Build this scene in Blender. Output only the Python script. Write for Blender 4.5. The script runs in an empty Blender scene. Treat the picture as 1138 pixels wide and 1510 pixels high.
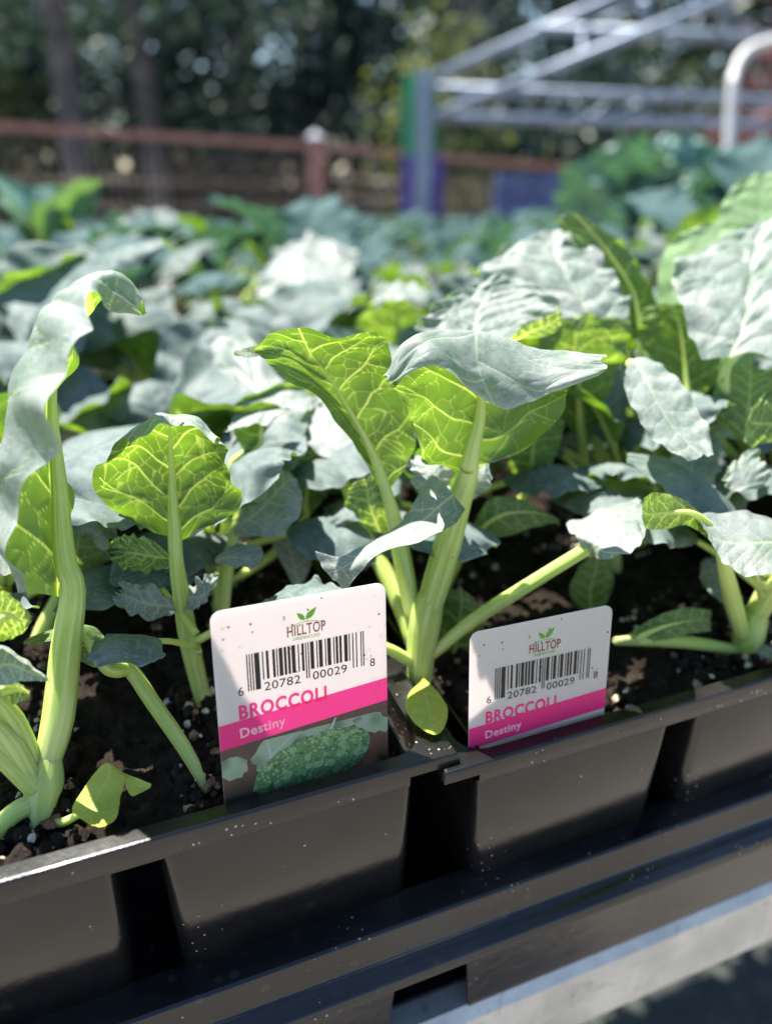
import bpy, math, random
import numpy as np
from mathutils import Vector, Matrix

scn = bpy.context.scene
R = math.radians
# ------------------------------------------------------------------ camera
F, CX, CY = 1090.0, 569.0, 755.0          # focal length and centre in photo pixels
PITCH = R(25.0)
CAM = np.array([0.0, 0.0, 1.10])
cam_d = bpy.data.cameras.new('camera')
cam = bpy.data.objects.new('camera', cam_d)
scn.collection.objects.link(cam)
cam.location = CAM
cam.rotation_euler = (R(90) - PITCH, 0, 0)
cam_d.sensor_fit = 'VERTICAL'
cam_d.sensor_height = 36.0
cam_d.lens = F / 1510.0 * 36.0
cam_d.clip_start = 0.01
cam_d.clip_end = 500
cam_d.dof.use_dof = True
cam_d.dof.focus_distance = 0.170
cam_d.dof.aperture_fstop = 6.4
scn.camera = cam

# ------------------------------------------------------------------ sky and sun
SUN_EL, SUN_AZ = R(64), R(-44)             # azimuth measured from +Y (away from camera) towards +X
w = bpy.data.worlds.new('World'); scn.world = w; w.use_nodes = True
nt = w.node_tree
sky = nt.nodes.new('ShaderNodeTexSky'); sky.sky_type = 'NISHITA'; sky.sun_disc = False
sky.sun_elevation = SUN_EL; sky.sun_rotation = SUN_AZ; sky.dust_density = 0.3; sky.ozone_density = 2.0
bg = nt.nodes['Background']; bg.inputs['Strength'].default_value = 0.075
nt.links.new(sky.outputs[0], bg.inputs['Color'])
sun_d = bpy.data.lights.new('sun', 'SUN'); sun_d.energy = 5.0; sun_d.angle = R(0.5); sun_d.color = (1.0, 0.95, 0.86)
sun = bpy.data.objects.new('sun', sun_d); scn.collection.objects.link(sun)
sdir = Vector((math.sin(SUN_AZ) * math.cos(SUN_EL), math.cos(SUN_AZ) * math.cos(SUN_EL), math.sin(SUN_EL)))
sun.rotation_euler = sdir.to_track_quat('Z', 'Y').to_euler()
sun.location = sdir * 30
vs = scn.view_settings
vs.view_transform = 'Standard'; vs.look = 'None'; vs.exposure = 1.98; vs.gamma = 1.0; vs.use_curve_mapping = False
scn.cycles.use_denoising = True
scn.cycles.max_bounces = 8; scn.cycles.transparent_max_bounces = 6
scn.cycles.sample_clamp_indirect = 6.0

# ------------------------------------------------------------------ helpers
COL = scn.collection
cp, sp = math.cos(PITCH), math.sin(PITCH)

def P(x, y, d):
    """photo pixel and depth in millimetres along the optical axis -> world point"""
    d = d / 1000.0
    u, v = (x - CX) / F, (CY - y) / F
    return CAM + d * np.array([u, cp + v * sp, -sp + v * cp])

def PZ(x, y, z):
    """photo pixel on the horizontal plane at height z below the camera (metres)"""
    u, v = (x - CX) / F, (CY - y) / F
    k = z / (-sp + v * cp)
    return CAM + k * np.array([u, cp + v * sp, -sp + v * cp])

def tag(o, label=None, cat=None, group=None, kind=None):
    if label: o['label'] = label
    if cat: o['category'] = cat
    if group: o['group'] = group
    if kind: o['kind'] = kind
    return o

def empty(name, loc=(0, 0, 0), rz=0.0):
    o = bpy.data.objects.new(name, None); COL.objects.link(o)
    o.location = loc; o.rotation_euler = (0, 0, rz); o.empty_display_size = 0.02
    return o

def mesh_np(name, V, Fc, smooth=True, attrs=None):
    """V (n,3) array; Fc (m,3|4) int array or list of lists"""
    me = bpy.data.meshes.new(name)
    V = np.asarray(V, dtype=np.float32)
    if isinstance(Fc, np.ndarray):
        k = Fc.shape[1]; m = Fc.shape[0]
        me.vertices.add(len(V)); me.vertices.foreach_set('co', V.ravel())
        me.loops.add(m * k); me.loops.foreach_set('vertex_index', Fc.astype(np.int32).ravel())
        me.polygons.add(m)
        me.polygons.foreach_set('loop_start', np.arange(0, m * k, k, dtype=np.int32))
        me.polygons.foreach_set('loop_total', np.full(m, k, dtype=np.int32))
        me.update(calc_edges=True)
    else:
        me.from_pydata([tuple(map(float, v)) for v in V], [], Fc); me.update()
    if name in ('petiole', 'stem'):
        n = int(Fc[0][3]); m = (len(V) - 2) // n
        rings = V[:m*n].reshape(m, n, 3); c = rings.mean(1)
        al = np.concatenate([[0], np.cumsum(np.linalg.norm(np.diff(c, axis=0), axis=1))])
        th = np.arange(n) * 2 * math.pi / n
        st = np.stack([np.tile(np.cos(th), m), np.tile(np.sin(th), m), np.repeat(al, n) * 45], 1)
        st = np.concatenate([st, np.zeros((2, 3))]).astype(np.float32)
        at = me.attributes.new('streak', 'FLOAT_VECTOR', 'POINT'); at.data.foreach_set('vector', st.ravel())
    if smooth:
        me.polygons.foreach_set('use_smooth', np.ones(len(me.polygons), dtype=bool))
    if attrs:
        for k, a in attrs.items():
            at = me.attributes.new(k, 'FLOAT', 'POINT')
            at.data.foreach_set('value', np.asarray(a, dtype=np.float32).ravel())
    me.validate(clean_customdata=False)
    return me

def obj(name, me, mat=None, parent=None):
    o = bpy.data.objects.new(name, me); COL.objects.link(o)
    if mat is not None and len(me.materials) == 0: me.materials.append(mat)
    if parent is not None: o.parent = parent
    return o

class MB:
    """collects boxes, bars and polygons into one mesh"""
    def __init__(s): s.v = []; s.f = []
    def box(s, a, b):
        (x0, y0, z0), (x1, y1, z1) = a, b
        n = len(s.v)
        s.v += [(x0,y0,z0),(x1,y0,z0),(x1,y1,z0),(x0,y1,z0),(x0,y0,z1),(x1,y0,z1),(x1,y1,z1),(x0,y1,z1)]
        s.f += [[n+i for i in q] for q in ((0,3,2,1),(4,5,6,7),(0,1,5,4),(1,2,6,5),(2,3,7,6),(3,0,4,7))]
        return s
    def bar(s, p, q, r, n=8):
        V, Fq = tube_np([p, q], [r, r], n)
        k = len(s.v); s.v += [tuple(x) for x in V]; s.f += [[k+i for i in f] for f in Fq.tolist()]
        return s
    def poly(s, pts):
        n = len(s.v); s.v += [tuple(p) for p in pts]; s.f.append(list(range(n, n + len(pts)))); return s
    def prism(s, pts, axis_vec):
        """closed profile extruded along a vector"""
        n = len(s.v); k = len(pts); a = np.array(axis_vec)
        s.v += [tuple(p) for p in pts] + [tuple(np.array(p) + a) for p in pts]
        for i in range(k):
            j = (i + 1) % k; s.f.append([n+i, n+j, n+k+j, n+k+i])
        s.f.append([n+i for i in range(k)][::-1]); s.f.append([n+k+i for i in range(k)])
        return s
    def build(s, name, mat, parent=None, smooth=False):
        return obj(name, mesh_np(name, s.v, s.f, smooth), mat, parent)

def tube_np(pts, rads, n=10, sub=1, flat=1.0):
    pts = np.array(pts, float); rads = np.array(rads, float)
    if sub > 1:
        k = len(pts); t = np.linspace(0, k - 1, (k - 1) * sub + 1)
        W = crw(t, k); pts = W @ pts; rads = np.maximum(W @ rads, rads.min() * 0.8)
    T = np.gradient(pts, axis=0); T /= np.linalg.norm(T, axis=1, keepdims=True) + 1e-12
    ref = np.array([0, 0, 1.0]) if abs(T[0][2]) < 0.9 else np.array([0, 1.0, 0])
    V = []
    a = np.cross(T[0], ref); a /= np.linalg.norm(a)
    for i in range(len(pts)):
        a = a - T[i] * (a @ T[i]); a /= np.linalg.norm(a)
        b = np.cross(T[i], a)
        th = np.arange(n) * 2 * math.pi / n
        V.append(pts[i] + rads[i] * (np.cos(th)[:, None] * a + flat * np.sin(th)[:, None] * b))
    m = len(pts)
    V = np.concatenate(V + [pts[:1], pts[-1:]])
    Fq = []
    for i in range(m - 1):
        for j in range(n):
            k = (j + 1) % n
            Fq.append([i*n+j, i*n+k, (i+1)*n+k, (i+1)*n+j])
    c0, c1 = m * n, m * n + 1
    for j in range(0, n, 2):
        Fq.append([c0, (j+2) % n, (j+1) % n, j])
        o = (m-1) * n
        Fq.append([c1, o+j, o+(j+1) % n, o+(j+2) % n])
    return V, np.array(Fq)

def crw(p, n):
    """Catmull-Rom weights: p any shape in [0,n-1] -> p.shape+(n,)"""
    p = np.clip(np.asarray(p, float), 0, n - 1)
    if n == 2:
        return np.stack([1 - p, p], -1)
    sh = p.shape; p = p.ravel()
    i = np.clip(np.floor(p).astype(int), 0, n - 2); f = p - i
    w0 = -0.5*f**3 + f**2 - 0.5*f; w1 = 1.5*f**3 - 2.5*f**2 + 1
    w2 = -1.5*f**3 + 2*f**2 + 0.5*f; w3 = 0.5*f**3 - 0.5*f**2
    W = np.zeros((len(p), n)); idx = np.arange(len(p))
    W[idx, i] += w1; W[idx, i+1] += w2
    lo = i == 0
    W[idx[lo], 0] += 2*w0[lo]; W[idx[lo], 1] -= w0[lo]
    W[idx[~lo], i[~lo]-1] += w0[~lo]
    hi = i == n - 2
    W[idx[hi], n-1] += 2*w3[hi]; W[idx[hi], n-2] -= w3[hi]
    W[idx[~hi], i[~hi]+2] += w3[~hi]
    return W.reshape(sh + (n,))

def noise1(x, rng, freq, n=64):
    """smooth 1-D noise in -1..1 on x in 0..1"""
    k = max(int(freq) + 3, 4); c = rng.uniform(-1, 1, k)
    return crw(np.clip(x, 0, 1) * (k - 1), k) @ c

def grid_faces(nu, nv):
    i, j = np.meshgrid(np.arange(nu - 1), np.arange(nv - 1), indexing='ij')
    a = (i * nv + j).ravel()
    return np.stack([a, a + 1, a + nv + 1, a + nv], 1)

# ------------------------------------------------------------------ node helpers
class NT:
    def __init__(s, name):
        s.m = bpy.data.materials.new(name); s.m.use_nodes = True
        s.t = s.m.node_tree; s.t.nodes.clear()
        s.out = s.n('ShaderNodeOutputMaterial')
    def n(s, typ, **kw):
        nd = s.t.nodes.new(typ)
        for k, v in kw.items(): setattr(nd, k, v)
        return nd
    def l(s, a, b): s.t.links.new(a, b)
    def set(s, inp, v):
        if isinstance(v, bpy.types.NodeSocket): s.l(v, inp)
        elif isinstance(v, (tuple, list)) and len(v) == 3 and inp.type == 'RGBA': inp.default_value = (*v, 1)
        else: inp.default_value = v
    def noise(s, scale, detail=3, rough=0.55, co='Object', dist=0.0):
        tc = s.n('ShaderNodeTexCoord'); nd = s.n('ShaderNodeTexNoise')
        nd.inputs['Scale'].default_value = scale; nd.inputs['Detail'].default_value = detail
        nd.inputs['Roughness'].default_value = rough; nd.inputs['Distortion'].default_value = dist
        s.l(tc.outputs[co], nd.inputs['Vector']); return nd.outputs['Fac']
    def voro(s, scale, feature='F1', co='Object', out='Distance'):
        tc = s.n('ShaderNodeTexCoord'); nd = s.n('ShaderNodeTexVoronoi'); nd.feature = feature
        nd.inputs['Scale'].default_value = scale
        s.l(tc.outputs[co], nd.inputs['Vector']); return nd.outputs[out]
    def ramp(s, fac, a, b, c0=0.0, c1=1.0):
        nd = s.n('ShaderNodeMapRange'); nd.interpolation_type = 'SMOOTHSTEP'
        s.set(nd.inputs['Value'], fac)
        for k, v in (('From Min', a), ('From Max', b), ('To Min', c0), ('To Max', c1)): s.set(nd.inputs[k], v)
        return nd.outputs[0]
    def mix(s, fac, a, b):
        nd = s.n('ShaderNodeMix', data_type='RGBA')
        s.set(nd.inputs[0], fac); s.set(nd.inputs[6], a); s.set(nd.inputs[7], b); return nd.outputs[2]
    def math(s, op, a, b=0.0):
        nd = s.n('ShaderNodeMath', operation=op); s.set(nd.inputs[0], a); s.set(nd.inputs[1], b); return nd.outputs[0]
    def attr(s, name):
        nd = s.n('ShaderNodeAttribute'); nd.attribute_name = name; return nd.outputs['Fac']
    def bump(s, h, strength=0.3, dist=0.001):
        nd = s.n('ShaderNodeBump'); nd.inputs['Strength'].default_value = strength
        nd.inputs['Distance'].default_value = dist; s.set(nd.inputs['Height'], h); return nd.outputs[0]
    def pbsdf(s, color, rough=0.5, normal=None, metal=0.0, spec=0.5, **kw):
        nd = s.n('ShaderNodeBsdfPrincipled')
        s.set(nd.inputs['Base Color'], color); s.set(nd.inputs['Roughness'], rough)
        s.set(nd.inputs['Metallic'], metal); s.set(nd.inputs['Specular IOR Level'], spec)
        if normal is not None: s.l(normal, nd.inputs['Normal'])
        for k, v in kw.items(): s.set(nd.inputs[k.replace('_', ' ')], v)
        return nd.outputs[0]
    def transl(s, color, normal=None):
        nd = s.n('ShaderNodeBsdfTranslucent'); s.set(nd.inputs[0], color); return nd.outputs[0]
    def mixs(s, fac, a, b):
        nd = s.n('ShaderNodeMixShader'); s.set(nd.inputs[0], fac); s.l(a, nd.inputs[1]); s.l(b, nd.inputs[2]); return nd.outputs[0]
    def done(s, sh): s.l(sh, s.out.inputs['Surface']); return s.m

M = {}
def simple(name, col, rough=0.6, metal=0.0, nscale=None, col2=None, spec=0.5, lo=0.4, hi=0.65, bump=0.0, bscale=None):
    t = NT(name); c = col
    if col2 is not None: c = t.mix(t.ramp(t.noise(nscale, 5), lo, hi), col, col2)
    nm = t.bump(t.noise(bscale, 4), bump, 0.001) if bump else None
    M[name] = t.done(t.pbsdf(c, rough, nm, metal, spec)); return M[name]

def leaf_material(name, top_a, top_b, under, lamina, veinc, fac=0.5, top_vein=None, rough=0.5, spec=0.35):
    top_vein = top_vein or tuple(c * f for c, f in zip(top_b, (1.18, 1.22, 1.05)))
    t = NT(name)
    vein = t.attr('vein'); edge = t.attr('edge')
    oi = t.n('ShaderNodeObjectInfo')
    bloom = t.ramp(t.noise(75, 6, 0.68), 0.30, 0.66)
    fine = t.ramp(t.noise(700, 3, 0.6), 0.3, 0.75)
    top = t.mix(bloom, top_a, top_b)
    top = t.mix(t.math('MULTIPLY', fine, 0.25), top, tuple(min(1, c * 1.35) for c in top_b))
    top = t.mix(t.math('MULTIPLY', vein, 0.55), top, top_vein)
    top = t.mix(t.math('MULTIPLY', edge, 0.5), top, tuple(c * 1.5 for c in top_b))
    und = t.mix(t.ramp(t.noise(160, 4), 0.3, 0.7), under, tuple(c * 1.3 for c in under))
    und = t.mix(t.math('MULTIPLY', vein, 0.7), und, (0.42, 0.5, 0.2))
    geo = t.n('ShaderNodeNewGeometry')
    base = t.mix(geo.outputs['Backfacing'], top, und)
    lam = t.mix(t.ramp(t.noise(60, 4), 0.3, 0.7), lamina, tuple(c * 0.5 for c in lamina))
    tr = t.mix(vein, lam, veinc)
    hsv = t.n('ShaderNodeHueSaturation')
    t.l(tr, hsv.inputs['Color']); t.set(hsv.inputs['Value'], t.ramp(oi.outputs['Random'], 0, 1, 0.85, 1.15))
    h = t.math('ADD', t.math('MULTIPLY', t.noise(420, 4), 0.6), t.math('MULTIPLY', vein, -0.5))
    nm = t.bump(h, 0.28, 0.0006)
    sh = t.mixs(fac, t.pbsdf(base, rough, nm, 0, spec), t.transl(hsv.outputs[0]))
    M[name] = t.done(sh); return M[name]

leaf_material('broccoli_leaf', (0.135, 0.195, 0.165), (0.355, 0.38, 0.37), (0.11, 0.18, 0.06), (0.165, 0.31, 0.010), (0.70, 0.82, 0.14), 0.48)
leaf_material('waxy_leaf', (0.06, 0.105, 0.097), (0.175, 0.21, 0.207), (0.09, 0.15, 0.07), (0.13, 0.26, 0.008), (0.45, 0.55, 0.08), 0.36, rough=0.6, spec=0.2)
leaf_material('round_leaf', (0.17, 0.28, 0.13), (0.25, 0.36, 0.20), (0.15, 0.25, 0.09), (0.25, 0.42, 0.02), (0.6, 0.7, 0.2), 0.42)
leaf_material('cabbage_leaf', (0.09, 0.20, 0.16), (0.15, 0.27, 0.23), (0.10, 0.2, 0.12), (0.16, 0.30, 0.04), (0.4, 0.5, 0.15), 0.34)
leaf_material('blue_leaf', (0.036, 0.080, 0.080), (0.068, 0.118, 0.122), (0.08, 0.15, 0.12), (0.05, 0.14, 0.06), (0.2, 0.3, 0.15), 0.3, rough=0.7, spec=0.1)
leaf_material('tall_leaf', (0.07, 0.17, 0.15), (0.12, 0.235, 0.21), (0.08, 0.15, 0.12), (0.06, 0.16, 0.05), (0.2, 0.3, 0.15), 0.3)
leaf_material('old_leaf', (0.42, 0.50, 0.06), (0.55, 0.60, 0.10), (0.4, 0.5, 0.06), (0.62, 0.70, 0.05), (0.7, 0.75, 0.1), 0.45, (0.6, 0.65, 0.2))

def stem_mat():
    t = NT('stem')
    a = t.ramp(t.noise(40, 4), 0.35, 0.7)
    tc = t.n('ShaderNodeAttribute'); tc.attribute_name = 'streak'; mp = t.n('ShaderNodeMapping'); mp.inputs['Scale'].default_value = (3.2, 3.2, 1)
    nz = t.n('ShaderNodeTexNoise'); nz.inputs['Scale'].default_value = 1.0
    t.l(tc.outputs['Vector'], mp.inputs[0]); t.l(mp.outputs[0], nz.inputs['Vector'])
    c = t.mix(a, (0.27, 0.37, 0.06), (0.40, 0.48, 0.14))
    c = t.mix(t.ramp(nz.outputs['Fac'], 0.35, 0.7, 0, 0.55), c, (0.52, 0.57, 0.27))
    c = t.mix(t.ramp(t.noise(28, 4, 0.6), 0.58, 0.75, 0, 0.5), c, (0.34, 0.30, 0.13))
    nm = t.bump(nz.outputs['Fac'], 0.45, 0.0006)
    sh = t.pbsdf(c, 0.45, nm, 0, 0.4, Subsurface_Weight=0.45, Subsurface_Radius=(0.9, 1.0, 0.25), Subsurface_Scale=0.006)
    M['stem'] = t.done(sh)
stem_mat()

# black moulded plastic with dried water marks and dust
def plastic(name, base, dust, rough=0.34, amt=0.5):
    t = NT(name)
    d = t.ramp(t.noise(22, 6, 0.65), 0.42, 0.75, 0, amt)
    sc = t.ramp(t.noise(260, 5, 0.7), 0.55, 0.8, 0, amt)
    sp_ = t.ramp(t.math('ADD', t.voro(170), t.math('MULTIPLY', t.noise(300, 4), 0.35)), 0.30, 0.42, 1.0, 0.0)
    msk = t.ramp(t.noise(35, 3), 0.5, 0.62)
    spot = t.math('MULTIPLY', sp_, t.math('MULTIPLY', msk, 0.6))
    fine = t.ramp(t.math('ADD', t.voro(520), t.math('MULTIPLY', t.noise(1500, 3), 0.3)), 0.25, 0.31, 1.0, 0.0)
    fm = t.math('MULTIPLY', fine, t.ramp(t.noise(60, 3), 0.56, 0.64))
    c = t.mix(t.math('MAXIMUM', d, sc), base, dust)
    c = t.mix(spot, c, tuple(x * 0.6 for x in dust))
    c = t.mix(fm, c, (0.32, 0.29, 0.25))
    r = t.math('ADD', t.math('MULTIPLY', t.noise(50, 5), 0.16), t.math('ADD', rough - 0.12, t.math('MULTIPLY', d, 0.3)))
    nm = t.bump(t.noise(180, 5, 0.65), 0.12, 0.001)
    M[name] = t.done(t.pbsdf(c, r, nm, 0, 0.45))
plastic('pack_plastic', (0.006, 0.006, 0.006), (0.05, 0.042, 0.036), 0.25, 0.30)
plastic('flat_plastic', (0.006, 0.006, 0.007), (0.055, 0.05, 0.045), 0.24, 0.30)

def galv():
    t = NT('galvanised')
    a = t.ramp(t.noise(30, 6, 0.7), 0.35, 0.7)
    c = t.mix(a, (0.38, 0.385, 0.375), (0.54, 0.54, 0.52))
    st = t.ramp(t.noise(95, 5, 0.75, dist=1.2), 0.56, 0.68)
    c = t.mix(t.math('MULTIPLY', st, 0.7), c, (0.20, 0.19, 0.17))
    M['galvanised'] = t.done(t.pbsdf(c, 0.5, t.bump(t.noise(160, 5), 0.25, 0.001), 0.55, 0.5))
galv()
simple('frame_metal', (0.15, 0.19, 0.25), 0.5, 0.3, 8, (0.21, 0.25, 0.32))
simple('pale_pipe', (0.38, 0.38, 0.38), 0.5, 0.1, 8, (0.45, 0.45, 0.45))
simple('green_wrap', (0.02, 0.22, 0.09), 0.6, 0, 12, (0.03, 0.30, 0.12))
simple('purple_paint', (0.075, 0.045, 0.22), 0.6, 0, 12, (0.10, 0.065, 0.27))
simple('fence_wood', (0.22, 0.10, 0.08), 0.7, 0, 14, (0.30, 0.15, 0.12))
simple('fence_wire', (0.24, 0.17, 0.14), 0.5, 0.2, 20, (0.30, 0.22, 0.18))
simple('post_cap', (0.13, 0.14, 0.18), 0.6)
simple('crate_blue', (0.035, 0.05, 0.15), 0.5, 0, 10, (0.055, 0.08, 0.21))
simple('bark', (0.06, 0.055, 0.055), 0.9, 0, 6, (0.12, 0.11, 0.112), bump=0.6, bscale=14)
simple('perlite', (0.55, 0.50, 0.42), 0.8, 0, 300, (0.35, 0.28, 0.2))
simple('bark_bits', (0.12, 0.06, 0.032), 0.85, 0, 300, (0.28, 0.18, 0.11))

def soil_mat():
    t = NT('soil')
    a = t.ramp(t.noise(160, 6, 0.7), 0.4, 0.72)
    c = t.mix(a, (0.024, 0.017, 0.012), (0.085, 0.060, 0.042))
    c = t.mix(t.ramp(t.voro(330), 0.12, 0.2, 0.4, 0.0), c, (0.12, 0.08, 0.052))
    M['soil'] = t.done(t.pbsdf(c, 0.9, t.bump(t.noise(700, 8, 0.8), 1.0, 0.004), 0, 0.2))
soil_mat()
def ground_mat():
    t = NT('gravel')
    a = t.ramp(t.noise(6, 6, 0.7), 0.35, 0.7)
    c = t.mix(a, (0.20, 0.178, 0.152), (0.33, 0.30, 0.265))
    c = t.mix(t.ramp(t.voro(45), 0.1, 0.7, 0.45, 0), c, (0.2, 0.18, 0.16))
    M['gravel'] = t.done(t.pbsdf(c, 0.9, t.bump(t.voro(45), 0.8, 0.02), 0, 0.2))
ground_mat()
def tree_leaf(name, a, b, tr):
    t = NT(name); oi = t.noise(1.3, 3)
    c = t.mix(t.ramp(oi, 0.35, 0.65), a, b)
    M[name] = t.done(t.mixs(0.35, t.pbsdf(c, 0.5, None, 0, 0.4), t.transl(tr)))
tree_leaf('conifer_leaf', (0.028, 0.058, 0.050), (0.048, 0.086, 0.074), (0.05, 0.085, 0.05))
tree_leaf('broad_leaf', (0.05, 0.085, 0.03), (0.08, 0.11, 0.04), (0.20, 0.24, 0.05))
tree_leaf('red_leaf', (0.14, 0.05, 0.055), (0.2, 0.08, 0.08), (0.2, 0.06, 0.06))

def print_mat(name, col, tr=None, fac=0.45, specks=False, col2=None, nscale=400):
    t = NT(name); c = col; tc = tr or col
    if col2 is not None:
        k = t.ramp(t.voro(nscale), 0.1, 0.6); c = t.mix(k, col, col2); tc = c
    if specks:
        s1 = t.ramp(t.math('ADD', t.voro(520), t.math('MULTIPLY', t.noise(1500, 3), 0.25)), 0.24, 0.30, 1, 0)
        s2 = t.math('MULTIPLY', s1, t.ramp(t.noise(75, 3), 0.55, 0.60))
        c = t.mix(t.math('MULTIPLY', s2, 0.8), c, (0.20, 0.11, 0.06)); tc = t.mix(s2, tc, (0.2, 0.1, 0.05))
        g = t.ramp(t.noise(45, 4), 0.4, 0.75, 0, 0.12); c = t.mix(g, c, (0.5, 0.42, 0.36))
    M[name] = t.done(t.mixs(fac, t.pbsdf(c, 0.35, None, 0, 0.4), t.transl(tc)))
print_mat('tag_white', (0.80, 0.77, 0.77), (0.86, 0.79, 0.79), fac=0.7, specks=True)
print_mat('tag_pink', (0.90, 0.06, 0.32), (1.0, 0.09, 0.40), fac=0.68)
print_mat('tag_black', (0.02, 0.02, 0.022))
print_mat('tag_red', (0.22, 0.03, 0.03))
print_mat('tag_green', (0.10, 0.36, 0.03), (0.15, 0.5, 0.04))
print_mat('tag_lettering', (0.85, 0.80, 0.80), (0.95, 0.9, 0.9), fac=0.6)
print_mat('print_dark', (0.05, 0.055, 0.04), fac=0.35, col2=(0.085, 0.05, 0.04), nscale=220)
print_mat('print_leaf', (0.13, 0.23, 0.14), fac=0.4, col2=(0.30, 0.42, 0.30), nscale=190)
print_mat('print_vein', (0.36, 0.46, 0.38), fac=0.3)
print_mat('print_floret', (0.26, 0.45, 0.20), fac=0.45, col2=(0.12, 0.27, 0.11), nscale=2600)
print_mat('print_floret_light', (0.44, 0.62, 0.33), fac=0.45, col2=(0.22, 0.40, 0.17), nscale=2600)
print_mat('print_head', (0.36, 0.55, 0.26), fac=0.45, col2=(0.10, 0.24, 0.10), nscale=1300)

# ------------------------------------------------------------------ the bench frame
ANG = R(21.0)
H_RIM = -0.125
O_T = PZ(670, 1108, H_RIM)                       # front right corner of the left pack
RZ = Matrix.Rotation(ANG, 4, 'Z')
XT = np.array([math.cos(ANG), math.sin(ANG), 0]); YT = np.array([-math.sin(ANG), math.cos(ANG), 0])
def T(X, Y, Z=0.0):
    """bench coordinates (along the front, away from it, above the pack rim) -> world"""
    return O_T + X * XT + Y * YT + np.array([0, 0, Z])
def to_px(p):
    q = np.array(p) - CAM
    d = q[1] * cp - q[2] * sp; up = q[1] * sp + q[2] * cp
    return CX + F * q[0] / d, CY - F * up / d, d

# ------------------------------------------------------------------ ground
g = MB(); g.poly([(-150, -60, 0), (150, -60, 0), (150, 300, 0), (-150, 300, 0)])
tag(g.build('ground', M['gravel']), kind='structure')

simple('bench_shade_sheet', (0.012, 0.016, 0.014), 0.8, 0, 40, (0.03, 0.035, 0.03), bump=0.5, bscale=300)
wm = MB(); wm.poly([tuple(T(x, y) * np.array([1, 1, 0]) + np.array([0, 0, 0.004])) for x, y in ((-2.5, -0.25), (3.5, -0.25), (3.5, 3.0), (-2.5, 3.0))])  # added dark sheet; the shade under the bench is put into its colour
tag(wm.build('bench_shade_sheet', M['bench_shade_sheet']), kind='structure')
simple('darkened_floor', (0.045, 0.035, 0.028), 0.95, 0, 5, (0.08, 0.062, 0.045), bump=0.8, bscale=25)
fl = MB(); fl.poly([(-40, 5.2, 0.004), (40, 5.2, 0.004), (60, 60, 0.004), (-60, 60, 0.004)])  # dark sheet added to dim the sunlit gravel beyond the fence
tag(fl.build('forest_floor', M['darkened_floor']), kind='structure')

# ------------------------------------------------------------------ benches
def bench(Y0, Y1, X0, X1, label, ztop=-0.100):
    b = empty('plant_bench', T((X0+X1)/2, Y0, 0) * np.array([1, 1, 0]), ANG)
    dz = O_T[2] + ztop                            # world height of the bench top
    L = (X1 - X0) / 2; D = Y1 - Y0
    pr = [(0, 0, dz-0.030), (0, 0, dz-0.003), (0, 0.003, dz), (0, 0.036, dz), (0, 0.036, dz-0.004), (0, 0.005, dz-0.004), (0, 0.005, dz-0.030)]
    m = MB(); m.prism([(-L, y, z) for _, y, z in pr], (2*L, 0, 0)); m.build('front_rail', M['galvanised'], b)
    m = MB(); m.prism([(-L, D-y, z) for _, y, z in pr][::-1], (2*L, 0, 0)); m.build('back_rail', M['galvanised'], b)
    for k in range(int(D / 0.09)):
        y = 0.06 + k * 0.09
        MB().box((-L, y, dz-0.012), (L, y+0.02, dz-0.002)).build('slat', M['galvanised'], b)
    for x in (-L+0.1, L-0.1):
        for y in (0.03, D-0.07):
            MB().box((x, y, 0), (x+0.04, y+0.04, dz-0.012)).build('leg', M['galvanised'], b)
    tag(b, label, 'bench')
    return b
bench(-0.0034, 1.30, -0.9, 1.1, 'galvanised metal bench carrying the black trays, its front rail at lower right')

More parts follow.
